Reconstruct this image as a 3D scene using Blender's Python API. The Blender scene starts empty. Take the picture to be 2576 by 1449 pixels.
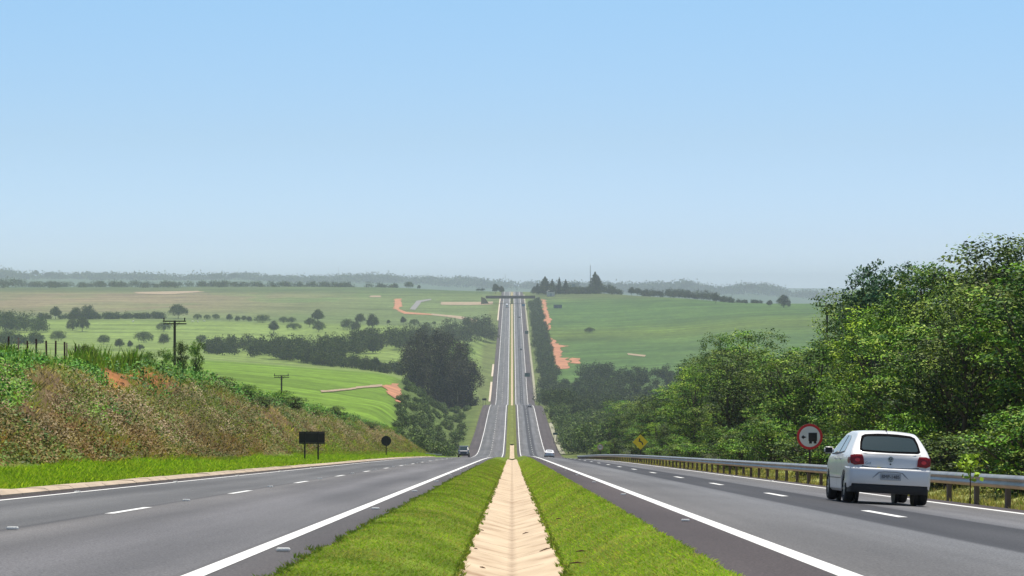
import bpy, bmesh, math
import numpy as np
from mathutils import Vector, Matrix, noise as mnoise
from mathutils.bvhtree import BVHTree

scene = bpy.context.scene
C = scene.collection
PI = math.pi

# ------------------------------------------------------------------ camera
F = 6200.0                      # focal length in units of the 2576-wide survey of the view
CX, CY = 1288.0, 724.5
cam_d = bpy.data.cameras.new('camera')
cam = bpy.data.objects.new('camera', cam_d)
C.objects.link(cam)
cam.location = (0, 0, 0)
cam.rotation_euler = (math.radians(90), 0, 0)
cam_d.sensor_width = 36.0
cam_d.lens = 36.0 * F / 2576.0
cam_d.clip_start = 0.5
cam_d.clip_end = 60000
scene.camera = cam

# ------------------------------------------------------------------ sky, sun
SUN_EL, SUN_AZ = 78.0, 20.0     # azimuth clockwise from +Y (the road's direction)
world = bpy.data.worlds.new('World')
scene.world = world
world.use_nodes = True
wn = world.node_tree
bg = wn.nodes['Background']
sky = wn.nodes.new('ShaderNodeTexSky')
sky.sky_type = 'NISHITA'
sky.sun_disc = False
sky.sun_elevation = math.radians(SUN_EL)
sky.sun_rotation = math.radians(SUN_AZ)
sky.altitude = 600
sky.air_density = 0.6
sky.dust_density = 0.6
sky.ozone_density = 3.8
tint = wn.nodes.new('ShaderNodeVectorMath'); tint.operation = 'MULTIPLY'
tint.inputs[1].default_value = (1.05, 1.09, 1.03)
# the lowest few degrees of the sky are a little more lavender than the clean-air model gives
geo = wn.nodes.new('ShaderNodeNewGeometry')
sz = wn.nodes.new('ShaderNodeSeparateXYZ'); wn.links.new(geo.outputs['Incoming'], sz.inputs[0])
ab = wn.nodes.new('ShaderNodeMath'); ab.operation = 'ABSOLUTE'; wn.links.new(sz.outputs['Z'], ab.inputs[0])
rp = wn.nodes.new('ShaderNodeValToRGB'); wn.links.new(ab.outputs[0], rp.inputs[0])
re_ = rp.color_ramp.elements
re_[0].position = 0.0; re_[0].color = (.98, .99, 1.18, 1)
re_[1].position = .35; re_[1].color = (1.0, 1.0, 1.0, 1)
for p_, c_ in ((.02, (.90, .885, 1.03, 1)), (.06, (.97, .925, .935, 1)), (.117, (1.08, 1.12, 1.07, 1))):
    e_ = re_.new(p_); e_.color = c_
t2 = wn.nodes.new('ShaderNodeVectorMath'); t2.operation = 'MULTIPLY'
wn.links.new(rp.outputs[0], t2.inputs[1])
wn.links.new(sky.outputs[0], tint.inputs[0])
wn.links.new(tint.outputs[0], t2.inputs[0])
wn.links.new(t2.outputs[0], bg.inputs[0])
bg.inputs[1].default_value = 0.136
sd = bpy.data.lights.new('sun', 'SUN')
sd.energy = 5.0
sd.angle = math.radians(0.53)
sd.color = (1.0, 0.93, 0.82)
sun = bpy.data.objects.new('sun', sd)
C.objects.link(sun)
az, el = math.radians(SUN_AZ), math.radians(SUN_EL)
sdir = Vector((math.sin(az) * math.cos(el), math.cos(az) * math.cos(el), math.sin(el)))
sun.rotation_euler = sdir.to_track_quat('Z', 'Y').to_euler()
scene.view_settings.view_transform = 'Standard'
scene.view_settings.look = 'None'
scene.view_settings.exposure = 0.09
scene.view_settings.gamma = 1.0
scene.view_settings.use_curve_mapping = False
scene.render.engine = 'CYCLES'
try:
    scene.cycles.volume_bounces = 1
    scene.cycles.max_bounces = 6
    scene.cycles.diffuse_bounces = 3
    scene.cycles.transparent_max_bounces = 6
except Exception:
    pass

# ------------------------------------------------------------------ helpers
def tag(o, label=None, cat=None, group=None, kind=None):
    if label: o['label'] = label
    if cat: o['category'] = cat
    if group: o['group'] = group
    if kind: o['kind'] = kind
    return o

def empty(name, loc=(0, 0, 0), rot=(0, 0, 0), label=None, cat=None, group=None):
    o = bpy.data.objects.new(name, None)
    C.objects.link(o)
    o.location = loc
    o.rotation_euler = rot
    o.empty_display_size = 0.5
    return tag(o, label, cat, group)

def link_mesh(name, me, parent=None, mat=None):
    if mat is not None:
        me.materials.append(mat)
    o = bpy.data.objects.new(name, me)
    C.objects.link(o)
    if parent is not None:
        o.parent = parent
    return o

def np_mesh(name, V, Fc, col=None, smooth=False):
    """V (n,3), Fc (m,k) all faces with k corners"""
    V = np.asarray(V, dtype=np.float32)
    Fc = np.asarray(Fc, dtype=np.int32)
    me = bpy.data.meshes.new(name)
    n, m, k = len(V), len(Fc), Fc.shape[1]
    me.vertices.add(n)
    me.vertices.foreach_set('co', V.ravel())
    me.loops.add(m * k)
    me.loops.foreach_set('vertex_index', Fc.ravel())
    me.polygons.add(m)
    me.polygons.foreach_set('loop_start', np.arange(0, m * k, k, dtype=np.int32))
    try:
        me.polygons.foreach_set('loop_total', np.full(m, k, dtype=np.int32))
    except Exception:
        pass
    if smooth:
        me.polygons.foreach_set('use_smooth', np.ones(m, dtype=bool))
    if col is not None:
        a = me.color_attributes.new('Col', 'FLOAT_COLOR', 'POINT')
        c4 = np.ones((n, 4), dtype=np.float32)
        c4[:, :3] = col
        a.data.foreach_set('color', c4.ravel())
    me.update(calc_edges=True)
    return me

def grid_faces(nr, nc):
    i = np.arange(nr - 1)[:, None] * nc + np.arange(nc - 1)[None, :]
    return np.stack([i, i + 1, i + nc + 1, i + nc], -1).reshape(-1, 4)

def bm_obj(name, bm, mat, parent=None, smooth=False):
    me = bpy.data.meshes.new(name)
    bmesh.ops.recalc_face_normals(bm, faces=bm.faces)
    bm.to_mesh(me)
    bm.free()
    if smooth:
        for p in me.polygons: p.use_smooth = True
    return link_mesh(name, me, parent, mat)

def bx(bm, x0, x1, y0, y1, z0, z1, bevel=0.0, rot=None, pivot=None):
    r = bmesh.ops.create_cube(bm, size=1.0)
    vs = r['verts']
    for v in vs:
        v.co.x = x0 + (v.co.x + .5) * (x1 - x0)
        v.co.y = y0 + (v.co.y + .5) * (y1 - y0)
        v.co.z = z0 + (v.co.z + .5) * (z1 - z0)
    if rot is not None:
        bmesh.ops.rotate(bm, verts=vs, cent=pivot or (0, 0, 0), matrix=rot)
    if bevel > 0:
        es = list({e for v in vs for e in v.link_edges})
        bmesh.ops.bevel(bm, geom=es, offset=bevel, segments=2, affect='EDGES')

def tube(bm, p0, p1, r0, r1=None, seg=10, cap=True):
    p0, p1 = Vector(p0), Vector(p1)
    r1 = r0 if r1 is None else r1
    d = (p1 - p0)
    q = d.to_track_quat('Z', 'Y').to_matrix()
    a, b = [], []
    for i in range(seg):
        t = 2 * PI * i / seg
        o = Vector((math.cos(t), math.sin(t), 0))
        a.append(bm.verts.new(p0 + q @ (o * r0)))
        b.append(bm.verts.new(p1 + q @ (o * r1)))
    for i in range(seg):
        j = (i + 1) % seg
        bm.faces.new((a[i], a[j], b[j], b[i]))
    if cap:
        bm.faces.new(a[::-1]); bm.faces.new(b)

def prism_y(bm, pts, y0, y1):
    """polygon given in x,z extruded along y"""
    a = [bm.verts.new((x, y0, z)) for x, z in pts]
    b = [bm.verts.new((x, y1, z)) for x, z in pts]
    n = len(pts)
    bm.faces.new(a); bm.faces.new(b[::-1])
    for i in range(n):
        j = (i + 1) % n
        bm.faces.new((a[j], a[i], b[i], b[j]))

# numpy value noise
def _hash(ix, iy, seed):
    h = (ix.astype(np.int64) * 374761393 + iy.astype(np.int64) * 668265263 + seed * 974634777) & 0x7fffffff
    h = ((h ^ (h >> 13)) * 1274126177) & 0x7fffffff
    h = h ^ (h >> 16)
    return (h & 0xffff) / 65535.0

def vnoise(x, y, seed=0):
    x = np.asarray(x, float); y = np.asarray(y, float)
    ix, iy = np.floor(x), np.floor(y)
    fx, fy = x - ix, y - iy
    fx = fx * fx * (3 - 2 * fx); fy = fy * fy * (3 - 2 * fy)
    a, b = _hash(ix, iy, seed), _hash(ix + 1, iy, seed)
    c, d = _hash(ix, iy + 1, seed), _hash(ix + 1, iy + 1, seed)
    return (a * (1 - fx) + b * fx) * (1 - fy) + (c * (1 - fx) + d * fx) * fy

def fbm(x, y, octv=4, seed=0):
    s, a, t = 0.0, 1.0, 0.0
    for i in range(octv):
        s = s + a * vnoise(x * 2 ** i, y * 2 ** i, seed + i * 17)
        t += a; a *= .55
    return s / t

def sstep(a, b, x):
    t = np.clip((np.asarray(x, float) - a) / (b - a), 0, 1)
    return t * t * (3 - 2 * t)

def lerp(a, b, t): return a * (1 - t) + b * t

# ------------------------------------------------------------------ materials
def new_mat(name):
    m = bpy.data.materials.new(name)
    m.use_nodes = True
    nt = m.node_tree
    return m, nt, nt.nodes['Principled BSDF']

def N(nt, t, **kw):
    n = nt.nodes.new(t)
    for k, v in kw.items(): setattr(n, k, v)
    return n

def plain(name, col, rough=0.5, metal=0.0, spec=0.5, coat=0.0, vary=0.0, vscale=5.0, bump=0.0):
    m, nt, b = new_mat(name)
    b.inputs['Base Color'].default_value = (*col, 1)
    b.inputs['Roughness'].default_value = rough
    b.inputs['Metallic'].default_value = metal
    b.inputs['Specular IOR Level'].default_value = spec
    b.inputs['Coat Weight'].default_value = coat
    b.inputs['Coat Roughness'].default_value = 0.04
    if vary > 0 or bump > 0:
        tc = N(nt, 'ShaderNodeTexCoord')
        no = N(nt, 'ShaderNodeTexNoise'); no.inputs['Scale'].default_value = vscale
        no.inputs['Detail'].default_value = 5
        nt.links.new(tc.outputs['Object'], no.inputs['Vector'])
        if vary > 0:
            r = N(nt, 'ShaderNodeMapRange')
            r.inputs[1].default_value = .3; r.inputs[2].default_value = .7
            r.inputs[3].default_value = 1 - vary; r.inputs[4].default_value = 1 + vary * .5
            nt.links.new(no.outputs['Fac'], r.inputs[0])
            mx = N(nt, 'ShaderNodeVectorMath', operation='SCALE')
            mx.inputs[0].default_value = col
            nt.links.new(r.outputs[0], mx.inputs['Scale'])
            nt.links.new(mx.outputs[0], b.inputs['Base Color'])
        if bump > 0:
            bu = N(nt, 'ShaderNodeBump'); bu.inputs['Strength'].default_value = bump
            bu.inputs['Distance'].default_value = .02
            nt.links.new(no.outputs['Fac'], bu.inputs['Height'])
            nt.links.new(bu.outputs[0], b.inputs['Normal'])
    return m

def attr_mat(name, rough=0.6, spec=0.25, trans=0.0, layers=(), bump=0.0, bscale=3.0, gain=1.0):
    """vertex colour times a few octaves of noise; optional leaf translucency.
    layers: (scale xyz, amount)"""
    m, nt, b = new_mat(name)
    a = N(nt, 'ShaderNodeAttribute', attribute_name='Col')
    out = a.outputs['Color']
    tc = N(nt, 'ShaderNodeTexCoord')
    for (sc, amt, det) in layers:
        mp = N(nt, 'ShaderNodeMapping'); mp.inputs['Scale'].default_value = sc
        no = N(nt, 'ShaderNodeTexNoise'); no.inputs['Scale'].default_value = 1.0
        no.inputs['Detail'].default_value = det
        r = N(nt, 'ShaderNodeMapRange')
        r.inputs[1].default_value = .3; r.inputs[2].default_value = .7
        r.inputs[3].default_value = 1 - amt; r.inputs[4].default_value = 1 + amt
        mx = N(nt, 'ShaderNodeVectorMath', operation='SCALE')
        nt.links.new(tc.outputs['Object'], mp.inputs['Vector'])
        nt.links.new(mp.outputs[0], no.inputs['Vector'])
        nt.links.new(no.outputs['Fac'], r.inputs[0])
        nt.links.new(out, mx.inputs[0])
        nt.links.new(r.outputs[0], mx.inputs['Scale'])
        out = mx.outputs[0]
    nt.links.new(out, b.inputs['Base Color'])
    b.inputs['Roughness'].default_value = rough
    b.inputs['Specular IOR Level'].default_value = spec
    if bump > 0:
        no = N(nt, 'ShaderNodeTexNoise'); no.inputs['Scale'].default_value = bscale
        no.inputs['Detail'].default_value = 6
        nt.links.new(tc.outputs['Object'], no.inputs['Vector'])
        bu = N(nt, 'ShaderNodeBump'); bu.inputs['Strength'].default_value = bump
        bu.inputs['Distance'].default_value = .3
        nt.links.new(no.outputs['Fac'], bu.inputs['Height'])
        nt.links.new(bu.outputs[0], b.inputs['Normal'])
    if trans > 0:
        t = N(nt, 'ShaderNodeBsdfTranslucent')
        br = N(nt, 'ShaderNodeVectorMath', operation='MULTIPLY')
        br.inputs[1].default_value = (1.5, 1.6, .7)
        nt.links.new(out, br.inputs[0])
        nt.links.new(br.outputs[0], t.inputs['Color'])
        ms = N(nt, 'ShaderNodeMixShader'); ms.inputs[0].default_value = trans
        nt.links.new(b.outputs[0], ms.inputs[1])
        nt.links.new(t.outputs[0], ms.inputs[2])
        nt.links.new(ms.outputs[0], nt.nodes['Material Output'].inputs['Surface'])
    return m

M = {}
M['ground'] = attr_mat('field_ground', .9, .1, 0, [((.9, .9, .9), .20, 5), ((.10, .35, .2), .24, 5), ((.008, .07, .02), .22, 5), ((.25, .06, .1), .16, 4), ((.012, .03, .02), .12, 3)], bump=.5, bscale=1.5)
M['leaf'] = attr_mat('leaf', .55, .16, .05)
M['far_leaf'] = attr_mat('far_leaf', .8, .05, .12)
M['grass'] = attr_mat('grass_blade', .65, .1, .5)
M['dry'] = attr_mat('dry_grass', .8, .1, .4)
M['bark'] = plain('bark', (.10, .075, .05), .9, vary=.4, vscale=6, bump=.6)
M['pale_bark'] = plain('pale_bark', (.26, .22, .17), .9, vary=.4, vscale=6, bump=.4)
M['paint_white'] = plain('road_paint', (.80, .80, .76), .6, vary=.10, vscale=1.3)
M['steel'] = plain('galvanised_steel', (.36, .37, .36), .45, metal=.35, vary=.25, vscale=1.5)
M['post_steel'] = plain('weathered_post', (.13, .11, .095), .75, metal=.2, vary=.3, vscale=3)
M['dark_metal'] = plain('black_sign_back', (.012, .012, .014), .6, metal=.1, vary=.2, vscale=4)  # near-black base colour of the sign backs and their posts
M['dark_rail'] = plain('sign_back_rail', (.06, .055, .045), .6)
M['wood'] = plain('weathered_wood', (.045, .035, .03), .85, vary=.3, vscale=4, bump=.4)
M['fence_wood'] = plain('fence_wood', (.055, .035, .03), .9, vary=.4, vscale=8, bump=.4)
M['pale_wood'] = plain('pale_fence_wood', (.35, .30, .25), .9, vary=.3, vscale=8)
M['insul'] = plain('insulator', (.25, .10, .06), .3)
M['car_paint'] = plain('white_car_paint', (.80, .80, .79), .35, coat=.45)
M['glass'] = plain('tinted_window', (.03, .05, .055), .025, spec=.4)
M['seal'] = plain('window_seal', (.006, .006, .007), .95, spec=.05)
M['glass_pale'] = plain('side_window', (.16, .19, .19), .08, spec=.9)
M['rubber'] = plain('tyre_rubber', (.012, .012, .012), .85)
M['trim'] = plain('black_trim', (.012, .012, .013), .6)
M['rim'] = plain('wheel_rim', (.45, .45, .46), .35, metal=.6)
M['lamp_red'] = plain('red_lens', (.26, .006, .010), .35, spec=.3, coat=.25)
M['lamp_bright'] = plain('red_reflector', (.85, .03, .03), .35, coat=.2)
M['clear_lens'] = plain('clear_lens', (.75, .75, .72), .1, coat=1.0)
M['plate'] = plain('number_plate', (.42, .43, .44), .5)
M['black_ink'] = plain('black_ink', (.01, .01, .012), .6)
M['chrome'] = plain('emblem_chrome', (.35, .38, .42), .2, metal=.9)
M['dark_paint'] = plain('dark_car_paint', (.03, .03, .035), .25, coat=.8)
M['grey_paint'] = plain('grey_car_paint', (.12, .12, .13), .3, coat=.6)
M['sign_red'] = plain('sign_red', (.68, .02, .025), .45)
M['sign_white'] = plain('sign_white', (.82, .84, .86), .45, vary=.05, vscale=2)
M['sign_yellow'] = plain('sign_yellow', (1.0, .74, .015), .45, vary=.08, vscale=2)
M['sign_green'] = plain('sign_green', (.005, .07, .06), .45)
M['sign_blue'] = plain('sign_blue', (.05, .25, .42), .45)
M['sign_pink'] = plain('faded_sign_red', (.55, .30, .30), .5)
M['kerb'] = plain('kerb_concrete', (.50, .40, .29), .85, vary=.22, vscale=1.2, bump=.3)
M['concrete'] = plain('bridge_concrete', (.24, .19, .16), .9, vary=.2, vscale=.5)
M['pale_concrete'] = plain('pale_concrete', (.62, .52, .40), .9, vary=.2, vscale=.4)
M['dirt'] = plain('red_dirt', (.46, .205, .10), .95, vary=.35, vscale=.12)
M['pale_dirt'] = plain('pale_dirt', (.36, .27, .17), .95, vary=.2, vscale=.2)
M['roof_white'] = plain('white_roof_sheet', (.85, .86, .86), .5)
M['wall_cream'] = plain('cream_wall', (.6, .55, .48), .8)
M['twig'] = plain('dry_twig', (.08, .035, .015), .9)
M['cattle'] = plain('white_hide', (.7, .68, .62), .8)

def mat_asphalt(name, base, right=False):
    m, nt, b = new_mat(name)
    tc = N(nt, 'ShaderNodeTexCoord')
    sx = N(nt, 'ShaderNodeSeparateXYZ')
    nt.links.new(tc.outputs['Object'], sx.inputs[0])
    # aggregate speckle
    n1 = N(nt, 'ShaderNodeTexNoise'); n1.inputs['Scale'].default_value = 45; n1.inputs['Detail'].default_value = 3
    nt.links.new(tc.outputs['Object'], n1.inputs['Vector'])
    # long streaks in the driving direction
    mp = N(nt, 'ShaderNodeMapping'); mp.inputs['Scale'].default_value = (1.1, .02, .1)
    n2 = N(nt, 'ShaderNodeTexNoise'); n2.inputs['Scale'].default_value = 1; n2.inputs['Detail'].default_value = 4
    nt.links.new(tc.outputs['Object'], mp.inputs[0]); nt.links.new(mp.outputs[0], n2.inputs['Vector'])
    # broad patches
    mp3 = N(nt, 'ShaderNodeMapping'); mp3.inputs['Scale'].default_value = (.35, .06, .1)
    n3 = N(nt, 'ShaderNodeTexNoise'); n3.inputs['Scale'].default_value = 1; n3.inputs['Detail'].default_value = 5
    nt.links.new(tc.outputs['Object'], mp3.inputs[0]); nt.links.new(mp3.outputs[0], n3.inputs['Vector'])
    ramp = N(nt, 'ShaderNodeValToRGB')
    ramp.color_ramp.interpolation = 'LINEAR'
    els = ramp.color_ramp.elements
    mr = N(nt, 'ShaderNodeMapRange')
    mr.inputs[1].default_value = -16; mr.inputs[2].default_value = 16
    # slightly wobbling coordinate across the road
    w = N(nt, 'ShaderNodeMath', operation='MULTIPLY_ADD')
    w.inputs[1].default_value = .12; 
    nt.links.new(n2.outputs['Fac'], w.inputs[0]); nt.links.new(sx.outputs['X'], w.inputs[2])
    nt.links.new(w.outputs[0], mr.inputs[0])
    nt.links.new(mr.outputs[0], ramp.inputs[0])
    def put(stops):
        while len(els) > 1: els.remove(els[-1])
        first = True
        for x, c in stops:
            p = (x + 16) / 32
            if first:
                els[0].position = p; e = els[0]; first = False
            else:
                e = els.new(p)
            e.color = (c[0], c[1], c[2], 1)
    k = base
    lane = (k * 1.03, k * .99, k * .95); sh = (k * .60, k * .49, k * .46); dk = (k * .42, k * .42, k * .44)
    if not right:
        put([(-14, sh), (-9.75, sh), (-9.7, (k * .92, k * .92, k * .91)), (-6.22, (k * .92, k * .92, k * .91)), (-6.2, (k * .45, k * .45, k * .46)), (-6.14, (k * .45, k * .45, k * .46)), (-6.1, lane), (-4.2, (k * 1.0, k * .98, k * 1.0)), (-2.62, (k * 1.06, k * 1.04, k * 1.05)), (-2.5, (k * .78, k * .74, k * .72)), (-1.0, sh)])
    else:
        put([(1.0, sh), (2.3, sh), (2.36, lane), (4.93, (k * 1.03, k * 1.06, k * 1.1)), (4.97, dk), (6.93, dk), (6.97, (k * 1.05, k * 1.06, k * 1.1)), (9.45, lane), (9.55, sh), (14, sh)])
    tr = N(nt, 'ShaderNodeMath', operation='MULTIPLY_ADD'); tr.inputs[1].default_value = 2 * PI / 1.8; tr.inputs[2].default_value = (-4.1 if right else 4.28) * 2 * PI / 1.8
    nt.links.new(sx.outputs['X'], tr.inputs[0])
    cs = N(nt, 'ShaderNodeMath', operation='COSINE'); nt.links.new(tr.outputs[0], cs.inputs[0])
    tm = N(nt, 'ShaderNodeMath', operation='MULTIPLY_ADD'); tm.inputs[1].default_value = .075; tm.inputs[2].default_value = 1.0
    nt.links.new(cs.outputs[0], tm.inputs[0])
    tv = N(nt, 'ShaderNodeVectorMath', operation='SCALE'); nt.links.new(ramp.outputs[0], tv.inputs[0]); nt.links.new(tm.outputs[0], tv.inputs['Scale'])
    cur = tv.outputs[0]
    for no, amt, lo, hi in ((n1, .40, .35, .65), (n2, .18, .3, .7), (n3, .18, .3, .7)):
        r = N(nt, 'ShaderNodeMapRange')
        r.inputs[1].default_value = lo; r.inputs[2].default_value = hi
        r.inputs[3].default_value = 1 - amt; r.inputs[4].default_value = 1 + amt
        mx = N(nt, 'ShaderNodeVectorMath', operation='SCALE')
        nt.links.new(no.outputs['Fac'], r.inputs[0])
        nt.links.new(cur, mx.inputs[0]); nt.links.new(r.outputs[0], mx.inputs['Scale'])
        cur = mx.outputs[0]
    nt.links.new(cur, b.inputs['Base Color'])
    b.inputs['Roughness'].default_value = .72
    b.inputs['Specular IOR Level'].default_value = .22
    bu = N(nt, 'ShaderNodeBump'); bu.inputs['Strength'].default_value = .4; bu.inputs['Distance'].default_value = .01
    nt.links.new(n1.outputs['Fac'], bu.inputs['Height']); nt.links.new(bu.outputs[0], b.inputs['Normal'])
    return m

M['asphalt_l'] = mat_asphalt('asphalt_old', .128)
M['asphalt_r'] = mat_asphalt('asphalt_repaired', .128, True)

def mat_channel():
    """formed concrete channel: poured joints, cracks, centre line grime with painted crease shade"""
    m, nt, b = new_mat('channel_concrete')
    tc = N(nt, 'ShaderNodeTexCoord')
    sx = N(nt, 'ShaderNodeSeparateXYZ'); nt.links.new(tc.outputs['Object'], sx.inputs[0])
    mp = N(nt, 'ShaderNodeMapping'); mp.inputs['Scale'].default_value = (1.4, .9, 1)
    n1 = N(nt, 'ShaderNodeTexNoise'); n1.inputs['Scale'].default_value = 1; n1.inputs['Detail'].default_value = 6
    nt.links.new(tc.outputs['Object'], mp.inputs[0]); nt.links.new(mp.outputs[0], n1.inputs['Vector'])
    cr = N(nt, 'ShaderNodeValToRGB')
    e = cr.color_ramp.elements
    e[0].position = .28; e[0].color = (.34, .22, .13, 1)
    e[1].position = .66; e[1].color = (.64, .50, .34, 1)
    x = e.new(.44); x.color = (.52, .40, .265, 1)
    nt.links.new(n1.outputs['Fac'], cr.inputs[0])
    # joints across: thin dark lines, roughly every 2.2 m, broken by noise
    y = N(nt, 'ShaderNodeMath', operation='MULTIPLY_ADD'); y.inputs[1].default_value = 1 / 3.1
    n2 = N(nt, 'ShaderNodeTexNoise'); n2.inputs['Scale'].default_value = 1.1; n2.inputs['Detail'].default_value = 2
    nt.links.new(tc.outputs['Object'], n2.inputs['Vector'])
    s2 = N(nt, 'ShaderNodeMath', operation='MULTIPLY'); s2.inputs[1].default_value = .12
    nt.links.new(n2.outputs['Fac'], s2.inputs[0])
    nt.links.new(sx.outputs['Y'], y.inputs[0]); nt.links.new(s2.outputs[0], y.inputs[2])
    fr = N(nt, 'ShaderNodeMath', operation='FRACT'); nt.links.new(y.outputs[0], fr.inputs[0])
    lt = N(nt, 'ShaderNodeMath', operation='LESS_THAN'); lt.inputs[1].default_value = .014
    nt.links.new(fr.outputs[0], lt.inputs[0])
    n3 = N(nt, 'ShaderNodeTexNoise'); n3.inputs['Scale'].default_value = 2.2; n3.inputs['Detail'].default_value = 1
    nt.links.new(tc.outputs['Object'], n3.inputs['Vector'])
    g = N(nt, 'ShaderNodeMath', operation='GREATER_THAN'); g.inputs[1].default_value = .46
    nt.links.new(n3.outputs['Fac'], g.inputs[0])
    j = N(nt, 'ShaderNodeMath', operation='MULTIPLY'); nt.links.new(lt.outputs[0], j.inputs[0]); nt.links.new(g.outputs[0], j.inputs[1])
    # grime line where the two slopes meet, strengthened as painted shade of the V
    ax = N(nt, 'ShaderNodeMath', operation='ABSOLUTE'); nt.links.new(sx.outputs['X'], ax.inputs[0])
    lc = N(nt, 'ShaderNodeMapRange'); lc.inputs[1].default_value = .0; lc.inputs[2].default_value = .07
    lc.inputs[3].default_value = .65; lc.inputs[4].default_value = 0
    nt.links.new(ax.outputs[0], lc.inputs[0])
    lm = N(nt, 'ShaderNodeMath', operation='MULTIPLY'); nt.links.new(lc.outputs[0], lm.inputs[0])
    n4 = N(nt, 'ShaderNodeTexNoise'); n4.inputs['Scale'].default_value = 3.; nt.links.new(tc.outputs['Object'], n4.inputs['Vector'])
    nt.links.new(n4.outputs['Fac'], lm.inputs[1])
    mx1 = N(nt, 'ShaderNodeMix', data_type='RGBA'); mx1.inputs[7].default_value = (.16, .10, .06, 1)
    nt.links.new(lm.outputs[0], mx1.inputs[0]); nt.links.new(cr.outputs[0], mx1.inputs[6])
    jm = N(nt, 'ShaderNodeMath', operation='MULTIPLY'); jm.inputs[1].default_value = .8
    nt.links.new(j.outputs[0], jm.inputs[0])
    mx2 = N(nt, 'ShaderNodeMix', data_type='RGBA'); mx2.inputs[7].default_value = (.10, .055, .03, 1)
    nt.links.new(jm.outputs[0], mx2.inputs[0]); nt.links.new(mx1.outputs[2], mx2.inputs[6])
    nt.links.new(mx2.outputs[2], b.inputs['Base Color'])
    b.inputs['Roughness'].default_value = .9
    return m
M['channel'] = mat_channel()

# ------------------------------------------------------------------ road profile
_rk = np.array([(-200, 11.95), (-100, 5.476), (0, -1.0), (100, -7.476), (200, -13.952), (250, -17.24), (300, -20.6), (350, -24.05), (400, -27.55),
 (450, -31.0), (500, -34.5), (550, -37.95), (600, -41.2), (650, -44.3), (696, -46.8), (750, -48.3), (850, -49.9), (960, -50.5), (1072, -51.5),
 (1150, -54.4), (1250, -59.5), (1350, -64.8), (1430, -68.5), (1500, -68.5), (1580, -65.2), (1665, -61), (1955, -49.6), (2250, -36.0),
 (2500, -24.4), (2700, -16.8), (2900, -10.3), (3050, -6.2), (3200, -4.6), (3400, -6), (3700, -13), (4500, -36), (6000, -60), (20000, -60)])
_ry = np.arange(-200, 6000, 2.0)
_rz = np.interp(_ry, _rk[:, 0], _rk[:, 1])
_kern = np.exp(-.5 * (np.arange(-30, 31) / 11.0) ** 2); _kern /= _kern.sum()
_rzp = np.concatenate([_rz[0] + (np.arange(-30, 0)) * (_rz[1] - _rz[0]), _rz, np.full(30, _rz[-1])])
_rz = np.convolve(_rzp, _kern, 'valid')
def R(Y): return np.interp(Y, _ry, _rz)
def grade(Y): return float((R(Y + 2) - R(Y - 2)) / 4)

EDGE_L, LANE_L, IN_L = -9.68, -6.08, -2.48
IN_R, LANE_R, EDGE_R = 2.30, 5.90, 9.50
def shoulder_l(Y): return lerp(10.3, 12.9, sstep(330, 430, Y))      # outer edge of left asphalt
def shoulder_r(Y): return lerp(10.5, 13.6, sstep(330, 450, Y))
def roff(X, Y=0):
    """height of the paved surface relative to the profile"""
    X = np.asarray(X, float)
    return np.where(X > 1.2, .125 - .05 * (X - 2.3), 0.0)

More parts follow.
